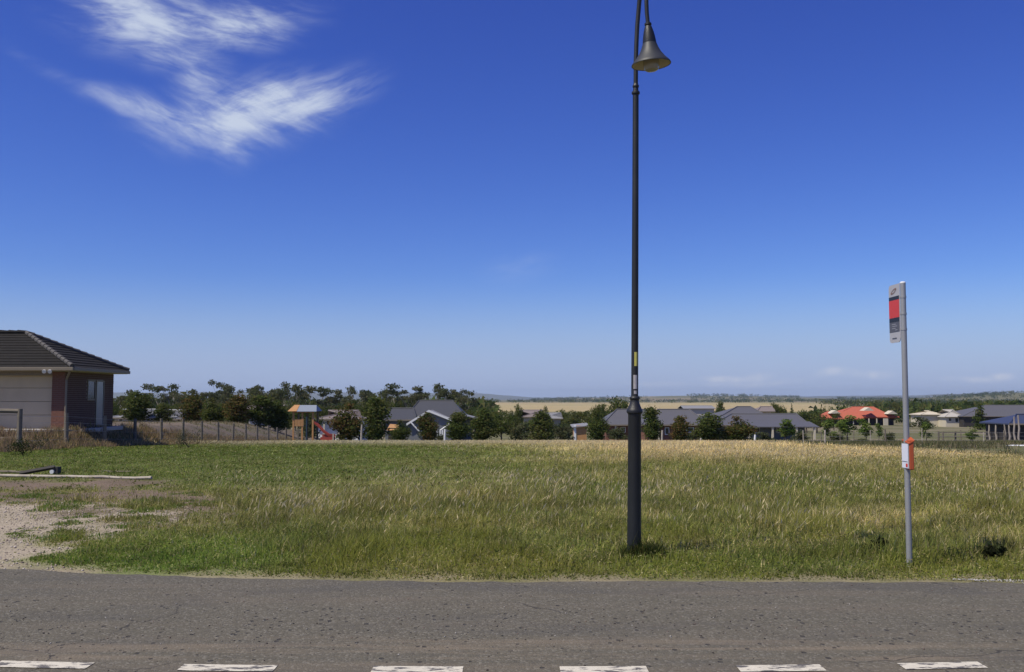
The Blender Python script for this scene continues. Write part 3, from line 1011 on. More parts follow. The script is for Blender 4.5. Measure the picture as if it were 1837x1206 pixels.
def proto_tree(kind, seed):
    r = random.Random(seed)
    cs = []; trunk = MB(); bark = M['bark']
    if kind in ('oval', 'rusty'):
        for i in range(15):
            z = r.uniform(.12, .86); wz = math.sin(math.pi * min(max((z - .02) / .98, 0), 1)) ** .5 * (1.05 - .25 * z)
            a = r.uniform(0, 6.28); q = r.uniform(.05, .17) * wz
            cs.append((math.cos(a) * q, math.sin(a) * q, z, .17 * wz + .03, .17 * wz + .03, .17))
        cs.append((0, 0, .90, .06, .06, .10)); cs.append((0, 0, .40, .22, .22, .32)); cs.append((r.uniform(-.05, .05), 0, .88, .09, .09, .10))
        n, leaf, cols = 4600, .038, (RUSTY if kind == 'rusty' else DENSE)
        limbs(trunk, (0, 0, 0), [(c[0], c[1], c[2]) for c in cs[:6]], .018, seed)
    elif kind == 'gum':
        nn = r.choice([9, 11, 13])
        for i in range(nn):
            z = r.uniform(.45, .96); a = r.uniform(0, 6.28); q = r.uniform(.05, .36) * (1.2 - .6 * abs(z - .7))
            s_ = r.uniform(.055, .12)
            cs.append((math.cos(a) * q, math.sin(a) * q, z, s_ * 1.35, s_ * 1.35, s_ * .72))
        for i in range(5):
            a = r.uniform(0, 6.28); cs.append((math.cos(a) * .2, math.sin(a) * .2, r.uniform(.2, .45), .13, .13, .12))
        n, leaf, cols = 3000, .034, GUM
        bark = M['palebark']
        limbs(trunk, (0, 0, 0), [(c[0], c[1], c[2]) for c in cs[:nn]], .020, seed)
    elif kind == 'broad':
        for i in range(20):
            z = r.uniform(.28, .85); a = r.uniform(0, 6.28); q = r.uniform(.1, .46) * math.sqrt(max(.05, 1 - ((z - .5) / .5) ** 2))
            s_ = r.uniform(.10, .2)
            cs.append((math.cos(a) * q, math.sin(a) * q, z, s_ * 1.15, s_ * 1.15, s_ * .8))
        n, leaf, cols = 3000, .040, DENSE
        limbs(trunk, (0, 0, 0), [(c[0], c[1], c[2]) for c in cs[:7]], .028, seed)
    elif kind == 'cone':
        for i in range(16):
            z = .08 + .88 * i / 15; w = .20 * (1.02 - z) + .015; a = r.uniform(0, 6.28)
            cs.append((math.cos(a) * w * .3, math.sin(a) * w * .3, z, w, w, .07))
        n, leaf, cols = 1700, .036, DENSE
        limbs(trunk, (0, 0, 0), [(0, 0, .9)], .016, seed)
    elif kind == 'sapling':
        for i in range(7):
            z = r.uniform(.35, .92); a = r.uniform(0, 6.28); q = r.uniform(0, .14)
            cs.append((math.cos(a) * q, math.sin(a) * q, z, .10, .10, .12))
        n, leaf, cols = 650, .050, FRESH
        limbs(trunk, (0, 0, 0), [(c[0], c[1], c[2]) for c in cs[:4]], .014, seed)
    elif kind == 'bush':
        for i in range(12):
            z = r.uniform(.15, .75); a = r.uniform(0, 6.28); q = r.uniform(.0, .5) * (1.1 - z)
            s_ = r.uniform(.16, .28)
            cs.append((math.cos(a) * q, math.sin(a) * q, z, s_, s_, s_ * .8))
        n, leaf, cols = 1300, .065, GUM
        limbs(trunk, (0, 0, 0), [(c[0], c[1], c[2]) for c in cs[:4]], .02, seed)
    root = thing(dict(oval='oval_tree', rusty='oval_tree', gum='gum_tree', broad='spreading_tree', cone='conifer', sapling='sapling', bush='garden_shrub')[kind],
                 'tree', dict(bush='shrub', sapling='sapling').get(kind, 'tree'))
    trunk.build('trunk' if kind != 'bush' else 'stem', bark, root)
    Vv, Tt, Cc = crown_mesh('crown', cs, n, leaf, cols, seed)
    npmesh('crown' if kind != 'bush' else 'foliage', Vv, Tt, M['leaf'], Cc, parent=root)
    return root


PROTO = {kk: [proto_tree(kk, 11 * i + 3) for i in range(nv)] for kk, nv in (('oval', 4), ('rusty', 3), ('gum', 6), ('broad', 3), ('cone', 1), ('sapling', 3), ('bush', 3))}
_used = set()
_cnt = {}


def put(kind, px, top, D, width=None, label='', group=None, base=None, wf=None, cat=None):
    """a tree of a kind, its stem at column px and depth D, its tip at row top, width pixels wide"""
    x = PX(px, D)
    z0 = zz(x, D) - .05
    h = PZ(top, D) - z0
    i = _cnt.get(kind, 0); _cnt[kind] = i + 1
    pr = PROTO[kind][i % len(PROTO[kind])]
    nat = {'oval': .56, 'rusty': .56, 'gum': .75, 'broad': 1.1, 'cone': .42, 'sapling': .42, 'bush': 1.2}[kind]
    wx = 1.0 if width is None else (width * 1.25 / F * D) / (nat * h)
    sc = (h * wx, h * wx, h)
    rz = random.uniform(0, 6.28)
    if pr.name not in _used:
        _used.add(pr.name)
        pr.location = (x, D, z0); pr.rotation_euler = (0, 0, rz); pr.scale = sc
        pr['label'] = label
        if group: pr['group'] = group
        if cat: pr['category'] = cat
        return pr
    o = dup(pr, (x, D, z0), rz, sc, label)
    if 'group' in o: del o['group']
    if group: o['group'] = group
    if cat: o['category'] = cat
    return o


def ordn(i):
    return ['first', 'second', 'third', 'fourth', 'fifth', 'sixth', 'seventh', 'eighth', 'ninth', 'tenth', 'eleventh', 'twelfth', 'thirteenth', 'fourteenth', 'fifteenth', 'sixteenth',
            'seventeenth', 'eighteenth', 'nineteenth', 'twentieth', 'twenty-first', 'twenty-second', 'twenty-third', 'twenty-fourth', 'twenty-fifth', 'twenty-sixth', 'twenty-seventh',
            'twenty-eighth', 'twenty-ninth', 'thirtieth', 'thirty-first', 'thirty-second', 'thirty-third', 'thirty-fourth', 'thirty-fifth', 'thirty-sixth'][i]


G1 = 'dense oval trees along the back of the lots'
rowt = [
    ('oval', 245, 699, 96, 46, 'dark dense tree beside the brick house, between pale roofs'),
    ('oval', 294, 725, 98, 34, 'short round green tree in front of the low pale roofs'),
    ('rusty', 348, 704, 99, 42, 'dense tree with rusty tips behind the dirt lot, first of a tight group'),
    ('oval', 382, 712, 97, 38, 'grey-green tree in the tight group behind the dirt lot'),
    ('rusty', 427, 707, 96, 46, 'broad dense tree where the fence line starts to bunch up'),
    ('oval', 468, 708, 98, 48, 'dark wide tree left of the orange playset'),
    ('oval', 497, 716, 100, 42, 'dark tree touching the left side of the orange playset'),
    ('broad', 556, 722, 112, 60, 'shadowy spreading tree behind the playset roof'),
    ('bush', 553, 741, 92, 44, 'dark shrub seen through the playset frame'),
    ('rusty', 626, 721, 86, 50, 'full rounded dense tree just right of the red slide'),
    ('oval', 674, 709, 86, 50, 'tallest dense tree at the field edge, left of the slate-roofed house'),
    ('oval', 718, 752, 92, 30, 'small dense tree in front of the left wing of the slate-roofed house'),
    ('rusty', 767, 738, 88, 36, 'narrow dark tree in front of the white-trimmed gable'),
    ('oval', 823, 738, 88, 38, 'narrow dark tree beside the right end of the white gable trim'),
    ('oval', 868, 730, 92, 44, 'bushy dark tree just right of the grey lean-to roof'),
    ('broad', 900, 735, 96, 50, 'dull green spreading tree in the thicket mid-field'),
    ('bush', 934, 752, 92, 50, 'mixed olive shrub mass left of the darkest mid-field tree'),
    ('oval', 970, 737, 88, 42, 'darkest compact tree in the middle of the field edge'),
    ('bush', 1008, 752, 92, 42, 'low olive shrub left of the bright orange wall'),
    ('bush', 950, 749, 150, 44, 'shrub hiding the wall of the small hipped pale roof'),
    ('bush', 990, 750, 150, 40, 'shrub hiding the wall of the second small pale roof'),
    ('broad', 918, 741, 150, 46, 'round olive tree left of the two small pale roofs'),
    ('bush', 1020, 754, 150, 44, 'shrub between the second pale roof and the orange wall'),
    ('bush', 1240, 772, 96, 30, 'low dark shrub between the two trees right of the lamp post'),
    ('bush', 1295, 770, 96, 40, 'dark red-green shrub filling the gap before the wide grey roof'),
    ('bush', 790, 776, 96, 30, 'low shrub under the white-trimmed gable'),
    ('oval', 1070, 733, 92, 33, 'dense tree between the orange wall and the lamp post'),
    ('bush', 1108, 762, 96, 46, 'green shrub hard against the left side of the lamp base'),
    ('oval', 1168, 729, 90, 34, 'first slim tree right of the lamp post'),
    ('rusty', 1218, 745, 90, 34, 'shorter brown-tipped tree, second right of the lamp post'),
    ('oval', 1270, 738, 88, 48, 'thick dark tree in the middle of the grey roofs'),
    ('rusty', 1321, 745, 88, 50, 'domed brown-tipped tree in front of the wide grey roof'),
    ('bush', 1368, 772, 92, 44, 'low bright green shrub by the white verandah posts'),
    ('sapling', 1407, 748, 88, 34, 'loose young tree before the verandah of the wide grey house'),
    ('bush', 1436, 768, 104, 40, 'green hedge shrub at the end of the verandah'),
]
for q in rowt:
    put(q[0], q[1], q[2], q[3], q[4], q[5], G1)

G2 = 'saplings on the lower ground at the right'
for q in [('sapling', 1488, 752, 84, 26, 'thin sapling left of the red roof'), ('sapling', 1520, 740, 86, 34, 'bushiest sapling standing before the red roof'),
          ('sapling', 1552, 746, 84, 28, 'sapling before the right half of the red-roofed house'), ('bush', 1595, 772, 78, 28, 'blue-green shrub beside the lower bus stop pole'),
          ('sapling', 1660, 756, 66, 20, 'leafy round-headed sapling just right of the timetable case'), ('cone', 1757, 720, 240, 30, 'dark conifer in front of the long grey roof at the right'),
          ('sapling', 1743, 768, 76, 22, 'small sapling on the bare strip before the blue-roofed pavilion'), ('bush', 1652, 744, 262, 46, 'bright lime green shrub beside the cream shed'),
          ('sapling', 1575, 756, 120, 16, 'little sapling on the lawn of the red-roofed house'), ('bush', 1500, 775, 100, 50, 'low scrub under the saplings by the wire fence'),
          ('bush', 1545, 785, 80, 40, 'grey-green low scrub behind the wire fence posts'), ('bush', 1690, 790, 60, 40, 'dull low scrub on the bare strip right of the timetable')]:
    put(q[0], q[1], q[2], q[3], q[4], q[5], G2)

# gums: the ragged tall row at the left
G3 = 'tall ragged gum trees behind the left houses'
gl = [(212, 705, 36), (232, 698, 40), (262, 700, 40), (288, 686, 44), (312, 690, 40), (338, 700, 40), (362, 698, 44), (384, 695, 36), (402, 682, 34), (424, 690, 42), (446, 700, 38),
      (464, 685, 30), (486, 690, 40), (508, 683, 40), (530, 686, 42), (556, 690, 46), (584, 696, 44), (612, 704, 40), (634, 692, 36), (652, 690, 38), (690, 700, 34),
      (712, 694, 44), (736, 690, 50), (762, 696, 40), (783, 688, 44), (803, 688, 46), (824, 699, 34)]
for i, (px, top, w) in enumerate(gl):
    D = random.uniform(215, 260)
    put('gum', px, top - 1, D, w * random.uniform(1.0, 1.25), '%s gum from the left in the ragged tall row behind the left houses' % ordn(i), G3)
# darker understorey trees between
G4 = 'dark trees filling under the gum row'
for i, px in enumerate(range(214, 716, 16)):
    put('broad', px + random.uniform(-4, 4), random.uniform(709, 727), random.uniform(165, 205), random.uniform(30, 44),
        '%s dark low tree from the left under the gum row' % ordn(i), G4)

G5 = 'trees between the houses and the golden plain'
mid = [(846, 727, 30, 'broad'), (872, 733, 40, 'broad'), (905, 734, 46, 'broad'), (926, 720, 26, 'broad'), (948, 732, 40, 'broad'), (978, 725, 20, 'broad'), (1003, 731, 44, 'broad'),
       (1034, 733, 44, 'broad'), (1060, 728, 40, 'broad'), (1098, 706, 62, 'broad'), (1078, 720, 36, 'broad'), (1126, 716, 38, 'broad'), (1291, 719, 17, 'oval'), (1283, 731, 22, 'broad'),
       (1391, 718, 36, 'broad'), (1408, 727, 30, 'broad'), (1420, 723, 12, 'cone'), (1446, 731, 52, 'broad'), (1464, 736, 40, 'broad'), (1437, 738, 36, 'broad'), (862, 742, 40, 'broad'),
       (1020, 744, 40, 'broad'), (1495, 738, 26, 'broad')]
for i, (px, top, w, kd) in enumerate(mid):
    D = random.uniform(185, 240) if kd != 'oval' else 260
    if px == 1098: D = 210
    put(kd, px, top, D, w, '%s, %s from the left in the belt behind the mid-field houses' % ('round green tree' if kd != 'cone' else 'small pointed tree', ordn(i)), G5)
for kk, L in PROTO.items():
    for p_ in L:
        if p_.name not in _used:
            for c_ in list(p_.children): bpy.data.objects.remove(c_)
            bpy.data.objects.remove(p_)


# far woodland: reads as one mass
def woodland(name, spots, label, leaf=1.0, per=46, cols=DENSE, seed=2):
    """spots = arrays x, y, height, width"""
    r = np.random.default_rng(seed)
    x, y, h, w = [np.asarray(q, float) for q in spots]
    n = len(x); z = gz(x, y)
    d = r.normal(size=(n, per, 3)); d /= np.linalg.norm(d, axis=2)[..., None]
    q = r.random((n, per, 1)) ** .4
    p = d * q
    p = np.stack([x[:, None] + p[..., 0] * w[:, None] * .55, y[:, None] + p[..., 1] * w[:, None] * .55, z[:, None] + h[:, None] * (.52 + .5 * p[..., 2])], -1)
    a = r.normal(size=(n, per, 3)); b = r.normal(size=(n, per, 3))
    s_ = (h[:, None, None] * .17 * leaf) * r.uniform(.6, 1.4, (n, per, 1))
    a *= s_ / np.linalg.norm(a, axis=2)[..., None]; b *= s_ / np.linalg.norm(b, axis=2)[..., None]
    V = np.stack([p - a, p + b, p + a], 2).reshape(-1, 3)
    T = np.arange(len(V)).reshape(-1, 3)
    cols = np.asarray(cols)
    cc = cols[r.integers(0, len(cols), n)][:, None, None] * r.uniform(.7, 1.25, (n, per, 1, 1)) * np.ones((1, 1, 3, 1))
    return tag(npmesh(name, V, T, M['leaf'], cc.reshape(-1, 3)), label, kind='stuff')


r = np.random.default_rng(21)
# right-hand bushland
n = 1500
y = 420 + 2300 * r.random(n) ** 1.5
x = y * r.uniform(.365, .60, n)
dens = fbm(x, y, .006, 3)
ok = dens > .40
x, y = x[ok], y[ok]
woodland('bushland', (x, y, r.uniform(4.5, 9, len(x)), r.uniform(8, 17, len(x))), 'dark bushland on the lower ground at the right', per=40, seed=4)
n = 420
y = r.uniform(350, 470, n); x = y * r.uniform(.30, .62, n)
ok = fbm(x, y, .02, 3) > .5
x, y = x[ok], y[ok]
woodland('bushland', (x, y, r.uniform(3, 6.5, len(x)), r.uniform(5, 10, len(x))), 'scattered garden trees behind the right houses', per=60, seed=5)
# belts
X, Y, H, Wd = [], [], [], []
for (y0, u0, u1, cnt, h0, h1) in [(2100, .30, .60, 160, 6, 12), (3250, -.14, .33, 120, 6, 10), (3700, -.1, .62, 420, 7, 13), (4700, -.3, .62, 480, 9, 16), (5900, .02, .42, 420, 10, 18),
                                  (7600, -.4, .62, 520, 12, 22), (2900, .36, .62, 220, 7, 13), (520, .04, .30, 0, 4, 7), (1500, .33, .6, 160, 6, 10), (3900, .44, .64, 260, 6, 13)]:
    for _ in range(cnt):
        yy = y0 * random.uniform(.93, 1.07); uu = random.uniform(u0, u1)
        if float(vnoise(uu * 26, y0 * .01)) < .33: continue
        X.append(uu * yy); Y.append(yy); H.append(random.uniform(h0, h1)); Wd.append(random.uniform(1.6, 3.4) * H[-1])
woodland('far_treeline', (X, Y, H, Wd), 'dark lines of trees across the far plain', per=26, leaf=1.4, seed=6)
n = 700
y = r.uniform(300, 900, n); x = y * r.uniform(-.50, -.02, n)
woodland('far_woodland', (x, y, r.uniform(5, 11, n), r.uniform(8, 15, n)), 'wooded ground behind the left gum row', per=36, seed=7)
n = 60
y = r.uniform(240, 330, n); x = y * r.uniform(-.06, .31, n)
x, y, = x, y
woodland('garden_trees', (x, y, r.uniform(2.2, 4.2, n), r.uniform(4, 8, n)), 'low garden growth behind the mid-field houses', per=90, leaf=.7, seed=8)

# ------------------------------------------------------------------ brick house at the left
def brickwork(origin, ux, length, height, z0, skip, individual, parent, m, outn, name='brick'):
    """bricks 230 x 76 mm with 10 mm joints over a wall face; ux: direction along the wall, outn: outward normal"""
    L, Hh, j = .23, .076, .010
    ux = Vector(ux); outn = Vector(outn); origin = Vector(origin)
    mb = MB(); first = None; k_ = 0
    rows_ = int(height / (Hh + j))
    for rr in range(rows_):
        zb = z0 + rr * (Hh + j)
        s = -(L / 2) if rr % 2 else 0.0
        while s < length - .02:
            a, b = max(s, 0), min(s + L, length)
            s += L + j
            if b - a < .04 or skip((a + b) / 2, zb - z0): continue
            d = .006 + random.uniform(-.002, .004)
            p0 = origin + ux * a; p1 = origin + ux * b
            c = (p0 + p1) / 2 + outn * (d / 2 - .01)
            sx_ = abs(ux.x) * (b - a) + abs(outn.x) * (d + .02); sy_ = abs(ux.y) * (b - a) + abs(outn.y) * (d + .02)
            if individual:
                o = MB().obox((c.x, c.y, zb + Hh / 2), sx_, sy_, Hh).build(name, m, parent) if first is None or abs((b - a) - first[1]) > 1e-4 else None
                if o is None:
                    o = first[0].copy(); C.objects.link(o); o.parent = parent
                    o.location = Vector((c.x, c.y, zb + Hh / 2)) - first[2]
                elif first is None and abs((b - a) - L) < 1e-4:
                    first = (o, b - a, Vector((c.x, c.y, zb + Hh / 2)))
            else:
                mb.obox((c.x, c.y, zb + Hh / 2), sx_, sy_, Hh)
    if not individual:
        mb.build('brickwork', m, parent, kind='stuff')


def near_house():
    XR = -18.8; YF = 41.1; YB = 46.1; XL = -36.0; Z0 = .36; EV = 2.93
    t = thing('brick_house', 'dark-roofed brick house with beige garage door at the left edge', 'house', ((XL + XR) / 2, (YF + YB) / 2, Z0))
    PIER = .56
    # walls as the mortar body the bricks stand proud of
    w = MB()
    w.box(XR - PIER, XR - .012, YF + .012, YF + .30, Z0, EV - .1)          # front pier core
    w.box(XR - .25, XR - .012, YF + .30, YB - .012, Z0, EV - .1)          # side wall
    w.box(XL, XR - .25, YB - .25, YB - .012, Z0, EV - .1)
    w.box(XL, XR - PIER - .001, YF + .02, YF + .28, 2.62, EV - .1)          # lintel above the door
    w.build('wall', M['mortar'], t)
    brickwork((XR - PIER, YF + .012, 0), (1, 0, 0), PIER - .012, 2.45, Z0, lambda s, h: False, True, t, M['brick'], (0, -1, 0))
    brickwork((XR - .012, YF + .012, 0), (0, 1, 0), YB - YF - .02, 2.45, Z0, lambda s, h: (2.1 < s < 3.0 and h > 1.15 and h < 2.1) or (3.02 < s < 3.95 and h < 2.1), False, t, M['brick_shade'], (1, 0, 0))
    # garage door: four sections
    d = MB().box(XL + .5, XR - PIER - .02, YF + .34, YF + .38, Z0 + .02, 2.66).build('garage_door', M['gutter'], t)
    for i in range(4):
        z = Z0 + .03 + i * .57
        MB().box(XL + .5, XR - PIER - .03, YF + .30, YF + .345, z, z + .555).build('panel', M['door'], d, bevel=.01)
    MB().box(XL, XR - PIER - .02, YF + .40, YF + .5, Z0, EV - .1).build('inner_wall', M['mortar'], t)
    # side window and glazed door
    def opening(name, y0, y1, z0, z1, fm, gm):
        f = MB()
        th = .055
        x0, x1 = XR - .02, XR + .03
        f.box(x0, x1, y0, y0 + th, z0, z1).box(x0, x1, y1 - th, y1, z0, z1).box(x0, x1, y0 + th, y1 - th, z0, z0 + th).box(x0, x1, y0 + th, y1 - th, z1 - th, z1)
        o = f.build(name, fm, t)
        MB().box(XR - .005, XR + .006, y0 + th, y1 - th, z0 + th, z1 - th).build('pane', gm, o)
    opening('window', 43.25, 44.05, Z0 + 1.2, Z0 + 2.1, M['gutter'], M['glass'])
    opening('glazed_door', 44.15, 45.0, Z0 + .05, Z0 + 2.1, M['gutter'], M['netglass'])
    # roof: courses of tiles stepping up each slope
    ov = .5
    X1, Y0_, Y1_ = XR + ov, YF - ov, YB + ov
    run = (Y1_ - Y0_) / 2; AX = X1 - 3.45; AY = (Y0_ + Y1_) / 2; AZ = PZ(598, AY)
    rise = AZ - EV
    mb = MB(); N = 13
    def quadstep(a0, b0, a1, b1, lift):
        """a course from the lower line a0-b0 to the upper line a1-b1, its lower edge lifted by the tile's thickness"""
        up = Vector((0, 0, lift))
        mb.add([a0 + up, b0 + up, b1, a1, a0 - Vector((0, 0, .005)), b0 - Vector((0, 0, .005))], [(0, 1, 2, 3), (4, 5, 1, 0)])
    for i in range(N):
        f0, f1 = i / N, (i + 1) / N + .012
        lf = lambda q: EV + rise * min(q, 1)
        # front slope
        fl = lambda q: (Vector((XL - ov, Y0_ + run * q, lf(q))), Vector((X1 + (AX - X1) * q, Y0_ + run * q, lf(q))))
        a0, b0 = fl(f0); a1, b1 = fl(min(f1, 1)); quadstep(a0, b0, a1, b1, .035)
        bl = lambda q: (Vector((X1 + (AX - X1) * q, Y1_ - run * q, lf(q))), Vector((XL - ov, Y1_ - run * q, lf(q))))
        a0, b0 = bl(f0); a1, b1 = bl(min(f1, 1)); quadstep(a0, b0, a1, b1, .035)
        sl = lambda q: (Vector((X1 + (AX - X1) * q, Y0_ + run * q, lf(q))), Vector((X1 + (AX - X1) * q, Y1_ - run * q, lf(q))))
        a0, b0 = sl(f0); a1, b1 = sl(min(f1, 1)); quadstep(a0, b0, a1, b1, .035)
    ro = mb.build('roof', M['rooftile'], t)
    cap = MB()
    def caps(a, b, n):
        for i in range(n):
            p, q = a.lerp(b, i / n), a.lerp(b, (i + 1.08) / n)
            cap.tube([p + Vector((0, 0, .05)), q + Vector((0, 0, .035))], [.105, .085], 8)
    A = Vector((AX, AY, AZ))
    caps(Vector((X1, Y0_, EV + .03)), A, 14); caps(Vector((X1, Y1_, EV + .03)), A, 14)
    cap.build('ridge_tiles', M['ridgecap'], ro, kind='stuff')
    cap = MB()
    caps(Vector((XL, AY, AZ)), A, 36)
    cap.build('ridge_tiles', M['rooftile'], ro, kind='stuff')
    # gutter, fascia, soffit
    g = MB()
    g.box(XL, X1 + .06, Y0_ - .08, Y0_ + .02, EV - .12, EV + .02); g.box(X1 - .02, X1 + .08, Y0_ + .02, Y1_, EV - .12, EV + .02)
    g.build('gutter', M['gutter'], t, bevel=.012)
    MB().box(XL, X1 - .02, Y0_ + .02, YB + .4, EV - .13, EV - .10).build('soffit', M['cream'], t)
    # downpipe at the corner
    dp = MB().tube([(X1 - .1, Y0_ + .05, EV - .12), (XR + .12, YF - .12, EV - .42), (XR + .055, YF - .03, EV - .5), (XR + .055, YF - .03, Z0 + .05)], .045, 8)
    dp.build('downpipe', M['gutter'], t, smooth=True)
    # twin floodlights under the gutter
    for px in (88, 98):
        xx = PX(px, YF - .1)
        fl = MB().lathe([(.03, -.02), (.055, .03), (.085, .10), (.085, .115), (0, .115)], (xx, Y0_ - .06, EV - .12), 14, axis=Vector((.15, -.8, -.45)))
        fl.build('floodlight', M['white'], t, smooth=True)
    return t


near_house()
# concrete apron
tag(MB().box(-30, -18.2, 40.1, 41.09, .2, .385).box(-18.79, -18.1, 41.09, 45.6, .2, .37).build('concrete_apron', M['concrete'], bevel=.02), 'pale concrete apron before the beige garage door', 'paving slab')

# ------------------------------------------------------------------ far houses
def house(label, x0, x1, D, depth, eave, ridge, rm, wm, ra=None, rb=None, gable=False, wins=(), posts=(), ov=.5, name='house', floor=None, extra=None, chimney=None, gdoor=None):
    """a hipped (or gabled) house: columns x0..x1, rows eave and ridge read at depth D; ra, rb: columns of the ridge's ends"""
    X0, X1 = PX(x0, D) + ov, PX(x1, D) - ov
    ze = PZ(eave, D); zr = PZ(ridge, D + depth / 2)
    cx = (X0 + X1) / 2
    zf = zz(cx, D + depth / 2) - .2 if floor is None else PZ(floor, D)
    zf = min(zf, ze - 2.2)
    t = thing(name, label, 'house', (cx, D + depth / 2, zf))
    yF, yB = D + ov, D + depth - ov
    MB().box(X0, X1, yF, yB, zf - .3, ze - .02).build('wall', wm, t)
    r0 = PX(ra, D + depth / 2) if ra is not None else X0 - ov + depth * .5
    r1 = PX(rb, D + depth / 2) if rb is not None else X1 + ov - depth * .5
    yM = D + depth / 2
    e0, e1 = X0 - ov, X1 + ov
    if gable: r0, r1 = e0, e1
    th = .14
    top = [(e0, D, ze), (e1, D, ze), (e1, D + depth, ze), (e0, D + depth, ze), (r0, yM, zr), (r1, yM, zr)]
    bot = [(a, b, c - th) for a, b, c in top]
    vs = top + bot
    fs = [(0, 1, 5, 4), (1, 2, 5), (2, 3, 4, 5), (3, 0, 4), (6, 10, 11, 7), (7, 11, 8), (8, 11, 10, 9), (9, 10, 6), (0, 6, 7, 1), (1, 7, 8, 2), (2, 8, 9, 3), (3, 9, 6, 0)]
    ro = MB().add(vs, fs).build('roof', rm, t)
    if gable:
        MB().add([(X0, yF, ze), (X0, yB, ze), (X0, yM, zr - .15)], [(0, 1, 2)]).add([(X1, yF, ze), (X1, yB, ze), (X1, yM, zr - .15)], [(0, 1, 2)]).build('gable_wall', wm, t)
    rc = MB().tube([(r0, yM, zr + .03), (r1, yM, zr + .03)], .1, 6)
    if not gable:
        rc.tube([(e0, D, ze + .02), (r0, yM, zr + .03)], .09, 6).tube([(e1, D, ze + .02), (r1, yM, zr + .03)], .09, 6)
    rc.build('ridge_capping', rm, ro)
    MB().box(e0 - .05, e1 + .05, D - .09, D - .002, ze - .16, ze + .01).build('gutter', M['gutter'] if rm is not M['redroof'] else rm, t)
    for (a, b, tt, bb) in wins:
        wx0, wx1 = PX(a, yF), PX(b, yF); wz1, wz0 = PZ(tt, yF), PZ(bb, yF)
        f = MB().box(wx0, wx1, yF - .05, yF - .002, wz0, wz1).build('window', M['white'], t)
        MB().box(wx0 + .08, wx1 - .08, yF - .062, yF - .051, wz0 + .08, wz1 - .08).build('pane', M['glass'], f)
    for pp in posts:
        xx = PX(pp, D + .1)
        MB().box(xx - .09, xx + .09, D + .05, D + .23, zf - .2, ze - .14).build('verandah_post', M['cream'], t)
    if chimney:
        xx = PX(chimney[0], yM); 
        ch = MB().box(xx - .35, xx + .35, yM - .6, yM + .1, zr - 1.0, PZ(chimney[1], yM)).build('chimney', M['brick'], ro)
    if extra: extra(t, X0, X1, yF, yB, zf, ze, zr)
    return t


# behind the left lot
house('low pale-roofed house beside the brick house, left of a dark tree', 196, 262, 118, 9, 749, 735, M['paleroof'], M['palewall'], wins=((214, 222, 751, 757),))
house('long low grey-green roof between the two leftmost dark trees', 258, 322, 122, 9, 750, 736, M['paleroof'], M['palewall'])
house('small blue-grey shed with a pointed gable behind the dirt lot', 306, 334, 116, 6, 752, 738, M['metalroof'], M['greywall'], name='shed')
house('brown-grey roof just visible behind the fifth dense tree', 438, 470, 125, 9, 740, 728, M['brownroof'], M['palewall'])
house('brown-roofed white house between the playset and a dense tree', 560, 650, 118, 10, 752, 737, M['brownroof'], M['white'], wins=((572, 580, 754, 762), (598, 606, 754, 763), (586, 592, 754, 763)), posts=(582, 609))


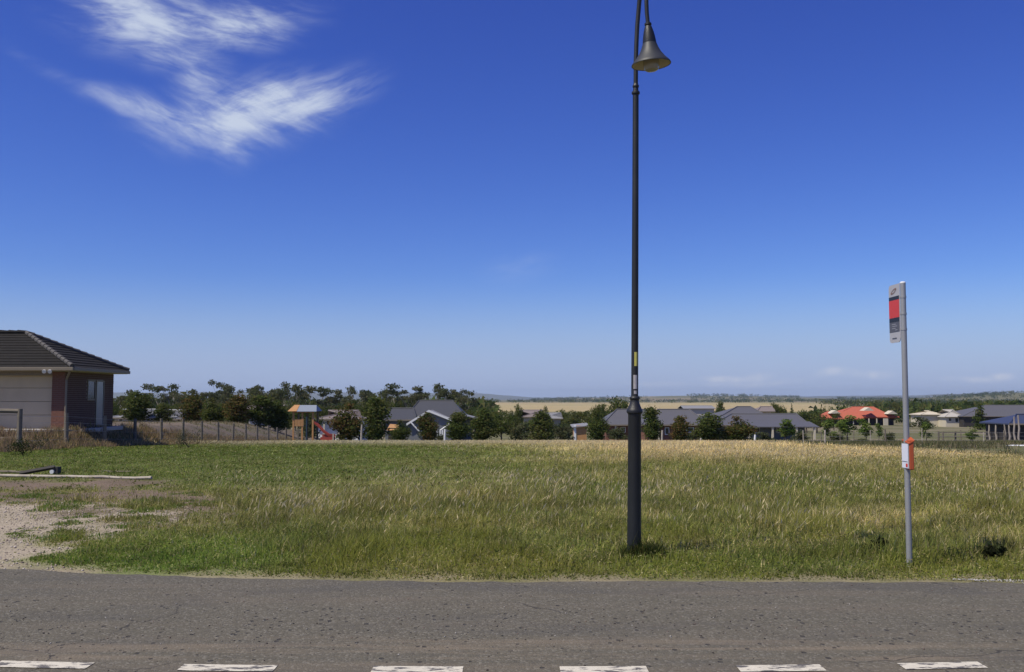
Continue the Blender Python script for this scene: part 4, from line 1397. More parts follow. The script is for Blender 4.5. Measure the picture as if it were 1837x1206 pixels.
def slate_extra(t, X0, X1, yF, yB, zf, ze, zr):
    # tall front gable with white barge boards and the lean-to at its right
    gD = yF - 3.5
    a, b = PX(737, gD), PX(812, gD)
    zr_ = PZ(738, gD); zl, zrr = PZ(757, gD), PZ(753, gD)
    xm = PX(770, gD)
    MB().add([(a, gD, zf - .3), (b, gD, zf - .3), (b, gD, zrr), (xm, gD, zr_), (a, gD, zl), (a, yF, zf - .3), (b, yF, zf - .3), (b, yF, zrr), (xm, yF, zr_), (a, yF, zl)],
             [(0, 1, 2, 3, 4), (0, 4, 9, 5), (1, 6, 7, 2), (4, 3, 8, 9), (3, 2, 7, 8)]).build('front_wall', M['greywall'], t)
    up = .12
    MB().add([(a - .5, gD - .4, zl - .25), (xm, gD - .4, zr_ + up), (xm, yF + 2, zr_ + up), (a - .5, yF + 2, zl - .25), (b + .5, gD - .4, zrr - .2), (b + .5, yF + 2, zrr - .2)],
             [(0, 1, 2, 3), (1, 4, 5, 2)]).build('front_roof', M['paleroof'], t)
    for p, q in (((a - .5, zl - .25), (xm, zr_ + up)), ((xm, zr_ + up), (b + .5, zrr - .2))):
        P0, P1 = Vector((p[0], gD - .45, p[1])), Vector((q[0], gD - .45, q[1]))
        MB().add([P0 + Vector((0, -.03, -.22)), P1 + Vector((0, -.03, -.22)), P1 + Vector((0, -.03, .06)), P0 + Vector((0, -.03, .06)),
                  P0 + Vector((0, .04, -.22)), P1 + Vector((0, .04, -.22)), P1 + Vector((0, .04, .06)), P0 + Vector((0, .04, .06))],
                 [(0, 1, 2, 3), (7, 6, 5, 4), (3, 2, 6, 7), (4, 5, 1, 0), (0, 3, 7, 4), (1, 5, 6, 2)]).build('barge_board', M['white'], t)
    # white stair rails below the gable
    for (pa, ra_, pb, rb_) in ((737, 758, 752, 774), (806, 761, 790, 772)):
        MB().tube([P(pa, ra_, gD - .6), P(pb, rb_, gD - .6)], .10, 6).build('hand_rail', M['white'], t)
    for pp in (778, 784, 790, 794):
        x_ = PX(pp, gD - .6)
        MB().box(x_ - .09, x_ + .09, gD - .7, gD - .5, zf - .2, PZ(771, gD)).build('white_post', M['white'], t)
    # lean-to
    l0, l1 = PX(818, gD + 1), PX(856, gD + 1)
    za, zb = PZ(741, gD + 1), PZ(750, gD + 1)
    MB().add([(l0, gD + 1, za), (l1, gD + 1, zb), (l1, gD + 6, zb), (l0, gD + 6, za), (l0, gD + 1, za - .12), (l1, gD + 1, zb - .12), (l1, gD + 6, zb - .12), (l0, gD + 6, za - .12)],
             [(0, 1, 2, 3), (7, 6, 5, 4), (4, 5, 1, 0), (5, 6, 2, 1)]).build('lean_to_roof', M['paleroof'], t)
    for x_ in (l0 + .3, l1 - .3):
        MB().box(x_ - .07, x_ + .07, gD + 1.1, gD + 1.25, zf - .2, (za if x_ < (l0 + l1) / 2 else zb) - .13).build('lean_to_post', M['greywall'], t)
    MB().box(PX(822, gD + 5), PX(848, gD + 5), gD + 5, gD + 5.2, zf - .2, zb - .2).build('lean_to_wall', M['greywall'], t)


house('tall slate-roofed house with white-trimmed grey gable', 728, 834, 128, 11, 748, 719, M['metalroof2'], M['greywall'], ra=752, rb=812, extra=slate_extra)
house('low dark-roofed left wing beside the tall slate roof', 684, 748, 126, 9, 753, 733, M['metalroof2'], M['greywall'], ra=692, rb=742, name='house')
house('small hipped pale roof in the trees, mid-picture', 936, 970, 200, 9, 748, 736, M['brownroof'], M['palewall'])
house('second small pale roof in the trees, right of its twin', 968, 1010, 195, 9, 751, 741, M['paleroof'], M['palewall'])
house('grey-roofed brick house left of the lamp post', 1080, 1196, 128, 11, 762, 735, M['metalroof'], M['brick'], ra=1106, rb=1172, wins=((1113, 1122, 766, 776), (1131, 1139, 766, 780)), posts=(1104,))
house('grey-roofed brick house just right of the lamp post', 1150, 1272, 122, 11, 762, 735, M['metalroof'], M['brick'], ra=1180, rb=1236, wins=((1192, 1200, 767, 780), (1230, 1244, 767, 776)), posts=(1181,))


def wide_extra(t, X0, X1, yF, yB, zf, ze, zr):
    g = yF - 1.5
    a, b = PX(1340, g), PX(1462, g)
    za = PZ(757, g); zb = PZ(765, g)
    MB().add([(a, g - 1.5, zb), (b, g - 1.5, zb), (b, g + 2.5, za), (a, g + 2.5, za), (a, g - 1.5, zb - .1), (b, g - 1.5, zb - .1), (b, g + 2.5, za - .1), (a, g + 2.5, za - .1)],
             [(0, 1, 2, 3), (7, 6, 5, 4), (4, 5, 1, 0), (5, 6, 2, 1), (0, 3, 7, 4)]).build('verandah_roof', M['metalroof'], t)
    for pp in (1343, 1385, 1428, 1460):
        x_ = PX(pp, g - 1.3)
        MB().box(x_ - .12, x_ + .12, g - 1.4, g - 1.15, zf - .3, zb - .1).build('verandah_post', M['cream'], t)


house('widest grey-roofed house with a long verandah, centre right', 1278, 1452, 126, 13, 763, 743, M['metalroof'], M['greywall'], ra=1312, rb=1428, extra=wide_extra,
      wins=((1350, 1362, 767, 777), (1392, 1404, 767, 777)))
house('peaked grey roof rising behind the wide verandah house', 1284, 1384, 134, 12, 752, 730, M['metalroof'], M['greywall'], ra=1322, rb=1346)
house('small upper storey with cream wall and brown roof behind the grey roofs', 1358, 1390, 150, 6, 738, 730, M['brownroof'], M['cream'], ra=1364, rb=1384, floor=750, name='house')
house('long white shed low on the plain beyond the lamp post', 1226, 1284, 330, 12, 733, 728, M['paleroof'], M['palewall'], gable=True, name='shed')


def red_extra(t, X0, X1, yF, yB, zf, ze, zr):
    # two smaller hips in front and the pale gablets
    for (a, b, rw, ew, dd) in ((1468, 1548, 738, 751, -3), (1552, 1613, 738, 748, -2)):
        g = yF + dd
        x0, x1 = PX(a, g), PX(b, g); z1, z0 = PZ(rw, g + 4), PZ(ew, g); m = 4.2
        MB().add([(x0, g, z0), (x1, g, z0), (x1, g + 8, z0), (x0, g + 8, z0), (x0 + m, g + 4, z1), (x1 - m, g + 4, z1), (x0, g, z0 - .25), (x1, g, z0 - .25)],
                 [(0, 1, 5, 4), (1, 2, 5), (2, 3, 4, 5), (3, 0, 4), (6, 7, 1, 0)]).build('front_roof', M['redroof'], t)
    for (a, b, tt, bb) in ((1489, 1508, 736, 742), (1549, 1568, 731, 737), (1592, 1610, 737, 743)):
        g = yF - 3.1
        x0, x1 = PX(a, g), PX(b, g)
        MB().add([(x0, g, PZ(bb, g)), (x1, g, PZ(bb, g)), ((x0 + x1) / 2, g, PZ(tt, g)), (x0, g + 4, PZ(bb, g)), (x1, g + 4, PZ(bb, g)), ((x0 + x1) / 2, g + 4, PZ(tt, g))],
                 [(0, 1, 2), (0, 2, 5, 3), (1, 4, 5, 2)]).build('gablet', M['cream'], t)
    for pp in (1487, 1503, 1530, 1544, 1558, 1572):
        x_ = PX(pp, yF - 2.5)
        MB().box(x_ - .14, x_ + .14, yF - 2.6, yF - 2.3, zf - .2, PZ(751, yF - 3)).build('verandah_post', M['cream'], t)
    x0, x1 = PX(1584, yF - 2.5), PX(1592, yF - 2.5)
    MB().box(x0, x1, yF - 2.7, yF - 2.2, zf - .2, PZ(751, yF - 3)).build('pillar', M['cream'], t)


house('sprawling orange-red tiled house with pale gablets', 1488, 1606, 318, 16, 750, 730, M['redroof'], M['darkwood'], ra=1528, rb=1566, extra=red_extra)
house('cream steel shed with shallow gable beside the lime shrub', 1651, 1696, 290, 9, 744, 737, M['cream'], M['cream'], gable=False, name='shed', wins=((1683, 1689, 744, 750),))
house('pinkish cream hipped cottage between the shed and long grey roof', 1694, 1730, 285, 9, 748, 735, M['palewall'], M['cream'], wins=((1700, 1706, 750, 756), (1712, 1718, 750, 758)))
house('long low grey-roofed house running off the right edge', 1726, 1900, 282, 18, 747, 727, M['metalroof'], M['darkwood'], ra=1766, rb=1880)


def pav_extra(t, X0, X1, yF, yB, zf, ze, zr):
    for (a, rt) in ((1771, 762), (1783, 762), (1799, 761), (1807, 761), (1816, 748), (1824, 745)):
        x_ = X0 - .42 if a < 1812 else X0 - .9
        D_ = x_ / ((a - 918.5) / F); z1 = PZ(rt, D_)
        n = 7; pts = [(x_ + .045 * math.sin(i * 1.3 + a), D_ + .05 * math.cos(i * 2.1 + a), zf - .2 + (z1 - zf + .2) * i / n) for i in range(n + 1)]
        MB().tube(pts, [.12 - .006 * i for i in range(n + 1)], 7).build('crooked_post', M['palebark'], t, smooth=True)


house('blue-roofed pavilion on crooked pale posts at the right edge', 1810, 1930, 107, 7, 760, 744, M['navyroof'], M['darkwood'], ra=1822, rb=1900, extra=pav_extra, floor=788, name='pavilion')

# orange shed wall
D = 112
a, b = PX(1031, D), PX(1052, D)
zb = zz(a, D) - .2
t = thing('orange_shed', 'bright orange-walled shed left of the lamp post houses', 'shed', ((a + b) / 2, D, zb))
MB().box(a, b, D, D + 3.5, zb, PZ(764, D)).build('wall', M['orangewood'], t)
MB().add([(a - .3, D - .3, PZ(766, D)), (b + .3, D - .3, PZ(763, D)), (b + .3, D + 3.8, PZ(760, D)), (a - .3, D + 3.8, PZ(763, D)),
          (a - .3, D - .3, PZ(766, D) - .1), (b + .3, D - .3, PZ(763, D) - .1), (b + .3, D + 3.8, PZ(760, D) - .1), (a - .3, D + 3.8, PZ(763, D) - .1)],
         [(0, 1, 2, 3), (7, 6, 5, 4), (4, 5, 1, 0), (5, 6, 2, 1), (3, 2, 6, 7), (0, 3, 7, 4)]).build('roof', M['paleroof'], t)
MB().box(a - .12, a + .15, D - .08, D - .003, zb, PZ(762, D)).build('corner_board', M['white'], t)

# tan garden shed
D = 97
a, b = PX(697, D), PX(714, D); zb = zz(a, D) - .1
t = thing('garden_shed', 'small tan garden shed beside the tallest dense tree', 'shed', ((a + b) / 2, D, zb))
MB().box(a, b, D, D + 1, zb, PZ(768, D)).build('wall', M['darkwood'], t)
MB().add([(a - .15, D - .15, PZ(772, D)), (b + .15, D - .15, PZ(772, D)), (b, D + .5, PZ(762, D)), (a + .1, D + .5, PZ(761, D)), (a - .15, D + 1.15, PZ(772, D)), (b + .15, D + 1.15, PZ(772, D))],
         [(0, 1, 2, 3), (3, 2, 5, 4), (0, 3, 4), (1, 5, 2)]).build('roof', M['orangewood'], t)

# ------------------------------------------------------------------ playset
def playset():
    D = 84
    zb = zz(PX(540, D), D)
    t = thing('playset', 'orange timber playset with grey canopy roof', 'playset', (PX(545, D), D, zb))
    x0, x1 = PX(525, D), PX(564, D); w = 2.0
    zr, ze = PZ(727, D), PZ(738, D)
    for x_ in (x0 + .1, PX(543, D), x1 - .1):
        for y_ in (D, D + w):
            MB().box(x_ - .07, x_ + .07, y_ - .07, y_ + .07, zb - .1, ze).build('post', M['orangewood'] if y_ == D else M['wood'], t)
    zd = PZ(765, D)
    for i in range(9):
        yy = D - .05 + i * .235
        MB().box(x0, PX(545, D), yy, yy + .20, zd, zd + .05).build('deck_board', M['wood'], t)
    for i in range(6):
        xx = x0 + .22 + i * .13
        MB().box(xx, xx + .11, D - .1, D - .075, zd, PZ(752, D)).build('wall_board', M['orangewood'], t)
    MB().box(x0, x1, D - .09, D - .03, ze - .12, ze).build('beam', M['orangewood'], t)
    ym = D + w / 2
    rf = MB().add([(x0 + .35, D - .3, ze), (x1 + .25, D - .3, ze), (x1 + .0, ym, zr), (x0 + .35, ym, zr), (x0 + .35, D + w + .3, ze), (x1 + .25, D + w + .3, ze),
              (x0 + .35, D - .3, ze - .04), (x1 + .25, D - .3, ze - .04)], [(0, 1, 2, 3), (3, 2, 5, 4), (1, 5, 2), (6, 7, 1, 0)]).build('canopy_roof', M['tarp'], t)
    MB().add([(x0 - .35, D - .35, ze), (x0 + .42, D - .35, ze + .01), (x0 + .42, ym, zr + .02), (x0 - .05, ym, zr + .02), (x0 - .35, D + w + .35, ze), (x0 + .42, D + w + .35, ze)],
             [(0, 1, 2, 3), (3, 2, 5, 4), (0, 3, 4)]).build('gable_roof', M['orangewood'], t)
    for i in range(5):
        z = zb + .2 + i * .24
        MB().box(x0 + .15, x0 + .6, D - .16, D - .1, z, z + .05).build('rung', M['wood'], t)
    MB().tube([(PX(549, D), D + .3, zb), (PX(549, D), D + .3, PZ(748, D))], .05, 6).build('swing_post', M['green'], t)
    # slide
    pts = [Vector((PX(q[0], D), D - .2, PZ(q[1], D))) for q in ((566, 760), (574, 767), (582, 776), (592, 783), (602, 784))]
    vs = []; fs = []
    for p in pts:
        vs += [(p.x, p.y - .28, p.z + .22), (p.x, p.y - .25, p.z), (p.x, p.y + .25, p.z), (p.x, p.y + .28, p.z + .22)]
    for i in range(len(pts) - 1):
        for j in range(3):
            fs.append((4 * i + j, 4 * i + j + 1, 4 * i + j + 5, 4 * i + j + 4))
    o = MB().add(vs, fs).build('slide', M['slide'], t)
    sm = o.modifiers.new('s', 'SOLIDIFY'); sm.thickness = .05
    # red sand box with timber frame
    a, b = PX(580, D), PX(603, D)
    bx = MB().box(a, b, D - 1.1, D - 1.05, zb - .02, zb + .55).box(a, b, D - .3, D - .25, zb - .02, zb + .75).build('red_panel', M['slide'], t)
    MB().box(b - .06, b + .06, D - 1.2, D - 1.08, zb - .05, zb + .85).build('corner_post', M['palewood'], t)
    MB().box(a, b - .06, D - 1.16, D - 1.11, zb - .02, zb + .1).build('kick_board', M['palewood'], t)


playset()

# ------------------------------------------------------------------ fences
def left_fence():
    t = thing('timber_post_fence', 'post and wire fence running back from the brick house lot', 'fence', (float(fence_x(38)), 38, zz(fence_x(38), 38)))
    posts = []
    first = None
    for i in range(-1, 14):
        y = 37.8 + 4 * i
        x = float(fence_x(y)) + random.uniform(-.05, .05)
        z = zz(x, y)
        h = 1.28 + random.uniform(-.05, .08) + (.12 if i == -1 else 0)
        rx = random.uniform(-.03, .03)
        r_ = .085 if i < 2 else .075
        o = MB().tube([(x, y, z - .3), (x + rx * .5, y, z + h * .5), (x + rx, y, z + h)], [r_ * 1.05, r_, r_ * .96], 9).build('post', M['wood'], t)
        posts.append((x, y, z, h))
    for hh in (.30, .62, .92, 1.15):
        pts = [(x + .09, y, z + hh) for x, y, z, h in posts]
        MB().tube(pts, .0035, 4).build('wire', M['wire'], t)
    x, y, z, h = posts[0]
    MB().tube([(x - .02, y, z + h - .08), (x - 2.7, y + .1, z + h - .02)], .075, 8).build('rail', M['wood'], t)
    MB().tube([(x - 2.7, y + .1, z - .2), (x - 2.7, y + .1, z + h + .1)], .085, 8).build('post', M['wood'], t)
    # wire netting between the far posts
    mb = MB()
    for (a, b) in zip(posts[5:-1], posts[6:]):
        for q in range(12):
            f = q / 12
            xx, yy, z_ = a[0] + (b[0] - a[0]) * f, a[1] + (b[1] - a[1]) * f, a[2] + (b[2] - a[2]) * f
            mb.tube([(xx + .09, yy, z_ + .05), (xx + .09, yy, z_ + 1.1)], .004, 3, cap=False)
    mb.build('netting', M['wire'], t, kind='stuff')


left_fence()


def right_fence():
    D = 62
    xa, xb = PX(1436, D), PX(1900, D)
    t = thing('wire_fence', 'low wire fence with thin posts beyond the straw grass at the right', 'fence', (xa, D, zz(xa, D)))
    xs_ = [PX(p, D) for p in (1440, 1455, 1472, 1478, 1506, 1530, 1560, 1587, 1625, 1652, 1690, 1722, 1762, 1800, 1845, 1890)]
    for i, x in enumerate(xs_):
        z = zz(x, D); h = random.uniform(.75, 1.0)
        thick = .055 if i in (3, 7, 10, 13) else .028
        MB().tube([(x, D, z - .2), (x + random.uniform(-.03, .03), D, z + h)], thick, 6).build('post', M['palewood'] if i % 3 == 0 else M['wood'], t)
    for hh in (.25, .5, .72):
        MB().tube([(x, D - .05, zz(x, D) + hh) for x in xs_], .005, 4).build('wire', M['wire'], t)
    # timber rail yard behind
    D = 100
    t = thing('rail_fence', 'short brown rail fence on the green slope at the right', 'fence', (PX(1700, D), D, zz(PX(1700, D), D)))
    xs_ = [PX(p, D) for p in (1682, 1712, 1740, 1768)]
    for x in xs_:
        MB().box(x - .07, x + .07, D - .07, D + .07, zz(x, D) - .2, zz(x, D) + 1.1).build('post', M['wood'], t)
    for hh in (.55, 1.0):
        MB().tube([(x, D - .1, zz(x, D) + hh) for x in xs_], .05, 6).build('rail', M['wood'], t)


right_fence()
for (px, top, D, lab, mt) in ((1353, 780, 78, 'short white stake at the field edge below the verandah', 'white'), (798, 770, 80, 'white marker post before the white-trimmed gable', 'white'),
                              (1187, 772, 80, 'pale stake just right of the lamp base', 'palewood'), (1256, 786, 78, 'short pale stake under the thick dark tree', 'palewood'),
                              (649, 762, 80, 'leaning bleached stump between two dense trees', 'palewood')):
    x = PX(px, D); z = zz(x, D)
    o = MB().tube([(x, D, z - .2), (x, D, (z + PZ(top, D)) / 2), (x + .03, D, PZ(top, D))], [.09, .08, .07], 7).build('marker_stake', M[mt])
    tag(o, lab, 'stake', 'stakes at the far edge of the field')

# white table at the right edge
D = 47
x0 = PX(1815, D); z1 = PZ(800, D)
t = thing('garden_table', 'white oval garden table cut off by the right edge', 'table', (x0 + 1.0, D + .5, zz(x0 + 1, D)))
prof = [(0, -.10), (.55, -.10), (.88, -.08), (1.0, -.03), (1.0, 0), (.9, .03), (0, .035)]
MB().lathe(prof, (x0 + 1.0, D + .6, z1 - .05), 28).build('tabletop', M['white'], t, smooth=True)
for sx_, sy_ in ((-.6, -.3), (-.6, .5), (.6, -.3), (.6, .5)):
    MB().tube([(x0 + 1 + sx_, D + .5 + sy_, zz(x0 + 1, D) - .1), (x0 + 1 + sx_ * .8, D + .5 + sy_ * .8, z1 - .13)], .035, 6).build('leg', M['steel'], t)

# ------------------------------------------------------------------ street lamp
def street_lamp():
    D = 10.3
    b = P(1137.5, 992, D)
    b.z = zz(b.x, D)
    tp = P(1140.5, 160, D)
    ax = (tp - Vector((b.x, b.y, 0))); ax.normalize()
    t = thing('street_lamp', 'tall charcoal street lamp with gooseneck and bell-shaped hood', 'street lamp', b)
    s_ = D / F

    def at(py):
        z = PZ(py, D)
        return Vector((b.x, b.y, 0)) + ax * (z / ax.z)
    def seg(name, rows_, m=M['lamp'], n=28, par=t, **kw):
        """rows_: (row, half width in pixels)"""
        pr = []
        mb = MB()
        c0 = at(rows_[0][0])
        for py, hw in rows_:
            pr.append((hw * s_, (at(py) - c0).length * (1 if py <= rows_[0][0] else -1)))
        mb.lathe(pr, c0, n, axis=ax)
        return mb.build(name, m, par, smooth=True, **kw)
    seg('base_column', [(1004, 13.2), (985, 12.6), (940, 12.3), (744, 11.6), (742, 12.2), (740, 12.4)])
    seg('collar', [(742, 12.8), (741, 14.0), (738, 14.6), (735.5, 14.0), (733, 12.5), (727, 10.0), (722, 8.4), (719, 7.8), (717, 8.2), (716, 9.0), (714, 9.3), (712.5, 8.6), (711, 6.7), (709, 6.5)])
    shaft = seg('shaft', [(710, 6.4), (600, 6.2), (400, 5.9), (172, 5.4), (168, 5.4)])
    # cast neck rings
    seg('neck_ring', [(170, 5.6), (169, 7.2), (167, 7.6), (165, 7.2), (164, 5.2), (158, 4.6), (157, 5.6), (155, 6.0), (153, 5.4), (152, 4.6), (150, 4.2)])
    # labels wrapped on the front of the shaft
    def label_patch(name, r0, r1, hw, off, m):
        vs = []; fs = []
        for i, py in enumerate((r0, r1)):
            c = at(py)
            for j in range(7):
                a = -math.pi / 2 + off + (j / 6 - .5) * hw
                vs.append(c + Vector((math.cos(a), math.sin(a), 0)) * (6.5 * s_))
        for j in range(6): fs.append((j, j + 7, j + 8, j + 1))
        MB().add(vs, fs).build(name, m, shaft)
    label_patch('yellow_label', 632, 657, .9, .22, M['yellow'])
    label_patch('pale_label', 673, 698, 1.1, .05, M['paleprint'])
    label_patch('small_label', 701, 707, .8, .05, M['paleprint'])
    # the arm climbs out of the neck, bends over toward the road and comes down to the hood
    a0 = at(152)
    hoodtop = P(1162.5, 44, 9.65)
    topz = PZ(-55, D)
    zc = hoodtop.z + .0
    pts = [a0, at(110), at(75) + Vector((.006, 0, 0)), at(45) + Vector((.014, -.004, 0)), at(20) + Vector((.026, -.012, 0))]
    c1 = at(0) + Vector((.040, -.03, 0))
    e = Vector((hoodtop.x - .015, hoodtop.y, hoodtop.z))
    for i in range(1, 15):
        f = i / 15
        ang = math.pi * f
        base = c1.lerp(Vector((e.x, e.y, max(c1.z, e.z))), (1 - math.cos(ang)) / 2)
        pts.append(Vector((base.x, base.y, base.z + math.sin(ang) * .34)))
    pts += [Vector((e.x, e.y, e.z + .26)), Vector((e.x + .004, e.y, e.z + .12)), Vector((hoodtop.x, hoodtop.y, hoodtop.z))]
    n_ = len(pts)
    MB().tube(pts, [.0245 - .004 * i / n_ for i in range(n_)], 14).build('arm', M['lamp'], t, smooth=True)
    # hood
    q = 9.65 / F
    axh = Vector((-.075, -.03, 1)).normalized()
    c = hoodtop
    h = lambda px_: -px_ * q
    MB().lathe([(4.8 * q, h(-3)), (6.4 * q, h(-2)), (6.6 * q, h(1)), (5.2 * q, h(2.5)), (6.6 * q, h(5)), (9.2 * q, h(14)), (11.2 * q, h(24)), (12.6 * q, h(34)), (12.6 * q, h(35.5))],
               c, 28, axis=axh).build('canopy_neck', M['lamp'], t, smooth=True)
    hood = MB().lathe([(12.2 * q, h(34.5)), (13.2 * q, h(37)), (16 * q, h(45)), (20.5 * q, h(54)), (27 * q, h(63)), (33.5 * q, h(70)), (35.8 * q, h(73)), (36.2 * q, h(75)), (35.4 * q, h(75.4)), (34.8 * q, h(74.6))],
               c, 40, axis=axh).build('hood', M['hood'], t, smooth=True)
    MB().lathe([(34.8 * q, h(74.6)), (32.8 * q, h(71.5)), (26 * q, h(65)), (20 * q, h(60)), (13 * q, h(58)), (0, h(58))], c, 40, axis=axh).build('reflector', M['hood_in'], hood, smooth=True)
    MB().lathe([(14.5 * q, h(59)), (14.6 * q, h(70)), (14.4 * q, h(78)), (13.8 * q, h(81)), (12.4 * q, h(84.5)), (8 * q, h(87)), (0, h(88))], c, 32, axis=axh).build('glass_bowl', M['lampglass'], t, smooth=True)
    return b


lb = street_lamp()
# uncut grass at the lamp foot; its dark greens paint in the shadow there
gp = [(lb.x + .10 + random.gauss(.03, .09), lb.y + random.gauss(-.03, .11), random.uniform(.6, 1.1)) for _ in range(16)]
tufts('lamp_foot_shadow_grass', gp, 80, .13, .30, [(.04, .06, .018), (.06, .085, .022), (.16, .15, .05)], 'uncut grass round the foot of the street lamp, coloured dark as shadow', w=(.005, .010))

# ------------------------------------------------------------------ bus stop post
def bus_stop():
    D = 9.72
    b = P(1631.5, 1012, D); b.z = 0
    tp = P(1619.5, 508, D)
    t = thing('bus_stop_sign', 'grey bus stop post with red and black plate and timetable case', 'bus stop sign', b)
    d = (tp - b)
    def at(py):
        z = PZ(py, D); return b + d * ((z - b.z) / d.z)
    q = D / F
    mb = MB().tube([b - d.normalized() * .1, at(842), tp], [.0285, .028, .027], 18)
    mb.build('post', M['steel'], t, smooth=True)
    MB().lathe([(.0285, -.004), (.0285, .006), (.02, .014), (0, .016)], tp, 16).build('cap', M['white'], t, smooth=True)
    for py in (533, 563, 591):
        c = at(py)
        MB().lathe([(.0275, -.010), (.031, -.010), (.031, .010), (.0275, .010)], c, 16).build('clamp', M['steel'], t, smooth=True)
    # sign plate: runs back from the post, its face to the oncoming traffic
    xn = at(550).x - .022; y0, y1 = D + .010, D + .285
    def xa(py): return at(py).x - .030
    zt, zbm = PZ(508, D), PZ(613.5, D)
    tilt = (at(508).x - at(613).x) / (zt - zbm)
    def X(z): return at(560).x - .032 + (z - PZ(560, D)) * tilt
    def panel(name, za, zb_, ya, yb, off, th, m, par):
        # face at x = X(z) - off, thickness th behind it
        vs = [(X(zb_) - off, ya, zb_), (X(zb_) - off, yb, zb_), (X(za) - off, yb, za), (X(za) - off, ya, za)]
        vs += [(v[0] + th, v[1], v[2]) for v in vs]
        return MB().add(vs, [(0, 3, 2, 1), (4, 5, 6, 7), (0, 1, 5, 4), (1, 2, 6, 5), (2, 3, 7, 6), (3, 0, 4, 7)]).build(name, m, par)
    # rounded plate
    r_ = .04; prof = []
    for (cy, cz, a0) in ((y0 + .005, zt, None), (y1 - r_, zt - r_, 0), (y1 - r_, zbm + r_, 1), (y0 + .05, zbm + .05, 2)):
        if a0 is None: prof.append((cy, cz)); continue
        rr = .05 if a0 == 2 else r_
        for i in range(6):
            an = math.pi / 2 - i / 5 * math.pi / 2 - a0 * math.pi / 2
            prof.append((cy + rr * math.cos(an) * (1 if a0 < 2 else 1), cz + rr * math.sin(an)))
    n = len(prof)
    vs = [(X(z) , y, z) for y, z in prof] + [(X(z) + .006, y, z) for y, z in prof]
    fs = [tuple(range(n)), tuple(range(2 * n - 1, n - 1, -1))] + [(i, i + n, (i + 1) % n + n, (i + 1) % n) for i in range(n)]
    pl = MB().add(vs, fs).build('sign_plate', M['signgrey'], t)
    Z = lambda py: PZ(py, D + .0)
    panel('black_band', Z(529.5), Z(536), y0 + .012, y1 - .004, .0025, .002, M['signblack'], pl)
    panel('red_panel', Z(536.3), Z(568.3), y0 + .012, y1 - .004, .0025, .002, M['signred'], pl)
    panel('black_band', Z(568.6), Z(576), y0 + .012, y1 - .004, .0025, .002, M['signblack'], pl)
    panel('dark_panel', Z(576.3), Z(594), y0 + .012, y1 - .004, .0025, .002, M['signdark'], pl)
    for (ra, a, bb) in ((579.5, .10, .20), (583, .07, .19), (587, .11, .20), (590, .06, .12)):
        panel('print_line', Z(ra), Z(ra + 1.3), y0 + a, y0 + bb, .0045, .001, M['signtext'], pl)
    panel('print_line', Z(604.5), Z(606.3), y0 + .09, y0 + .20, .0035, .001, M['signdark'], pl)
    # faded slanted oval emblem at the head
    vs = []; cy, cz = (y0 + y1) / 2 + .01, Z(520)
    for i in range(18):
        an = 2 * math.pi * i / 18
        a_, b_ = .075 * math.cos(an), .020 * math.sin(an)
        yy, z_ = cy + a_ * .96 + b_ * .2, cz - a_ * .3 + b_
        vs.append((X(z_) - .0025, yy, z_))
    ring = vs + [(v[0], cy + (v[1] - cy) * .62, cz + (v[2] - cz) * .55) for v in vs]
    MB().add(ring, [(i, i + 18, (i + 1) % 18 + 18, (i + 1) % 18) for i in range(18)]).build('emblem', M['signmark'], pl)
    # timetable case
    cx = at(812).x
    za, zb_ = PZ(789, D), PZ(842, D)
    x0 = cx - .028; x1 = cx + .030
    c = MB().box(x0 + .010, x1 + .0, D - .105, D - .035, zb_, za).build('timetable_case', M['orange'], t, bevel=.008)
    MB().add([(x0 + .005, D - .11, za - .03), (x1 + .004, D - .11, za + .0), (x1 + .004, D - .03, za + .028), (x0 + .005, D + .06, za + .0),
              (x0 + .005, D - .11, za - .04), (x1 + .004, D - .11, za - .01), (x1 + .004, D - .03, za + .018), (x0 + .005, D + .06, za - .01)],
             [(0, 1, 2, 3), (7, 6, 5, 4), (4, 5, 1, 0), (5, 6, 2, 1), (3, 2, 6, 7), (0, 3, 7, 4)]).build('case_hood', M['orange'], c)
    MB().box(x0 + .004, x0 + .0098, D - .10, D + .055, zb_ + .01, za - .035).build('case_back', M['steel'], c)
    MB().box(x0 - .002, x0 + .0036, D - .095, D + .05, zb_ + .015, za - .04).build('timetable_sheet', M['paper'], c)
    MB().box(x0 - .0035, x0 - .0022, D - .09, D + .045, zb_ + .075, zb_ + .081).build('print_line', M['signdark'], c)
    MB().box(x0 - .0035, x0 - .0022, D - .09, D - .045, zb_ + .025, zb_ + .060).build('red_print', M['signred'], c)


bus_stop()

# ------------------------------------------------------------------ timber lying on the worn ground, dark clumps
def lie(name, a, b, r_, m, label, cat='timber', n=9, boxy=False, wob=.015):
    a, b = Vector(a), Vector(b)
    pts = []
    for i in range(n + 1):
        p = a.lerp(b, i / n); p.z += random.uniform(-wob, wob) * .5; p.y += random.uniform(-wob, wob)
        pts.append(p)
    o = MB().tube(pts, [r_ * random.uniform(.92, 1.06) for _ in pts], 4 if boxy else 8).build(name, m, smooth=False)
    return tag(o, label, cat)


def G(px, py, dz=0.0):
    D = CAMZ * F / (py - 715)
    p = P(px, py, D)
    return Vector((p.x, p.y, zz(p.x, p.y) + dz))


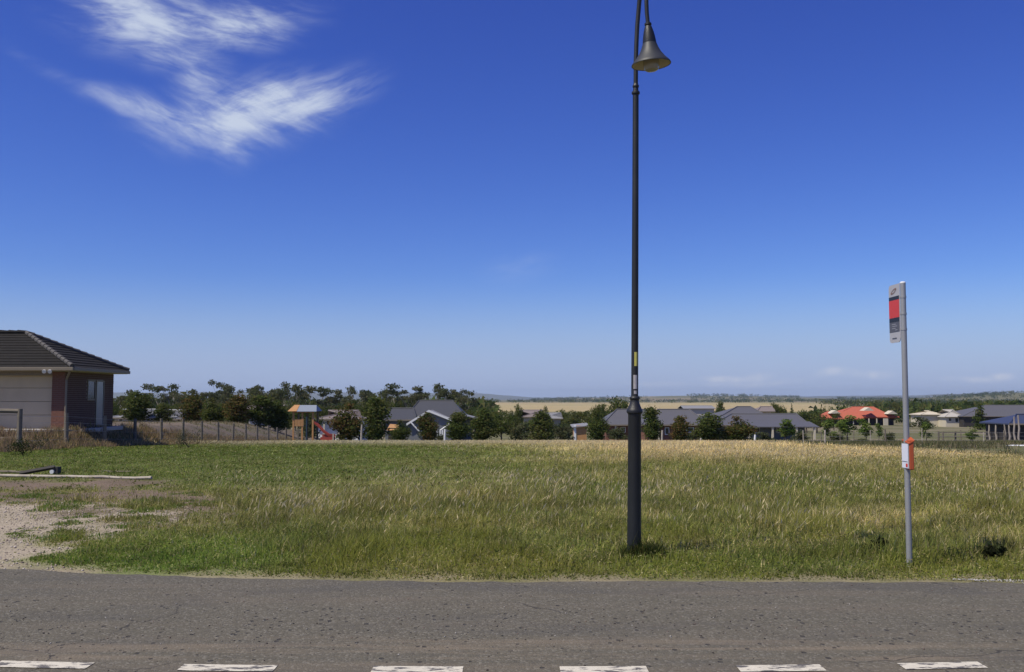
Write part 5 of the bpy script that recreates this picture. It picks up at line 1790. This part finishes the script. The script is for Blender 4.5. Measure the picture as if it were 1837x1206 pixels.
lie('timber_pole', G(-120, 852, .035), G(272, 861, .04), .031, M['palewood'], 'long bleached pole lying across the worn ground', 'pole', 14, wob=.03)
lie('timber_pole', G(50, 856, .02), G(140, 857, .02), .022, M['palewood'], 'short pale batten lying behind the long pole', 'pole')
lie('timber_pole', G(-60, 846, .03), G(60, 849, .03), .03, M['wood'], 'grey batten lying behind the left end of the long pole', 'pole')
lie('timber_pole', G(175, 846, .02), G(236, 846.5, .02), .02, M['wood'], 'thin grey stick in the grass above the long pole', 'pole')
a = G(35, 852, .05); b = G(98, 851, .16)
D_ = b.y
t = thing('propped_board', 'black board propped up on a white-ended block', 'board', (b.x, b.y, 0))
b2 = Vector((b.x, b.y, PZ(838, D_)))
MB().tube([a, a.lerp(b2, .5), b2], [.045, .045, .045], 4).build('board', M['darkwood'], t)
MB().box(b.x - .02, b.x + .07, b.y - .02, b.y + .15, 0, b2.z).build('prop', M['darkwood'], t)
MB().tube([(b.x - .04, b.y - .06, b2.z - .10), (b.x - .04, b.y + .10, b2.z - .10)], .045, 10).build('white_end', M['white'], t)

BLK = [(.018, .021, .011), (.030, .034, .016), (.05, .06, .024)]  # near-black leaf colours of the two verge clumps


def clump(px, py, w, h, label, cols, D=None, hgt=.25):
    g = G(px, py)
    g.z = zz(g.x, g.y)
    root = thing('dark_shrub', label, 'shrub', g)
    s_ = w / F * g.y / 2
    cs = [(random.uniform(-.8, .8) * s_, random.uniform(-.3, .3) * s_, random.uniform(.2, .7) * hgt, s_ * .42, s_ * .35, hgt * .33) for _ in range(9)]
    Vv, Tt, Cc = crown_mesh('foliage', cs, 700, .035 * max(1, s_ * 2), cols, int(px))
    npmesh('foliage', Vv, Tt, M['leaf'], Cc, parent=root)
    m = MB()
    for c_ in cs[:5]:
        m.tube([(0, 0, -.02), (c_[0] * .6, c_[1] * .6, c_[2] * .7), (c_[0], c_[1], c_[2])], [.008, .006, .003], 5)
    me_ = m.build('stem', M['darkwood'], None)
    me_.parent = root
    return root


clump(1567, 990, 60, 20, 'near-black low shrub in the verge left of the bus stop post', BLK, hgt=.17)
clump(1783, 1000, 42, 20, 'near-black low shrub in the verge right of the bus stop post', BLK, hgt=.17)
clump(42, 816, 70, 24, 'dark rounded shrub at the foot of the left fence', [(.03, .04, .016), (.045, .06, .022)], hgt=.6)
clump(340, 792, 45, 20, 'grey-green shrub at the fence behind the mown grass', [(.07, .085, .05), (.10, .11, .06)], hgt=.8)
# clump(1730, 885, 60, 20, 'dead brown shrub in the grass right of the bus stop post', [(.12, .09, .05), (.08, .065, .04)], hgt=.30)

# ------------------------------------------------------------------ haze
hb = MB().box(-19000, 19000, -600, 17000, -60, 130).build('haze', bpy.data.materials.new('haze'))
tag(hb, kind='stuff')
hm = hb.data.materials[0]
hm.use_nodes = True
kh = NT(hm.node_tree)
pv = kh.n('ShaderNodeVolumePrincipled', inp={'Color': (.74, .88, 1.0, 1), 'Density': 5.0e-5, 'Anisotropy': .2})
kh.n('ShaderNodeOutputMaterial', inp={1: pv.outputs[0]})
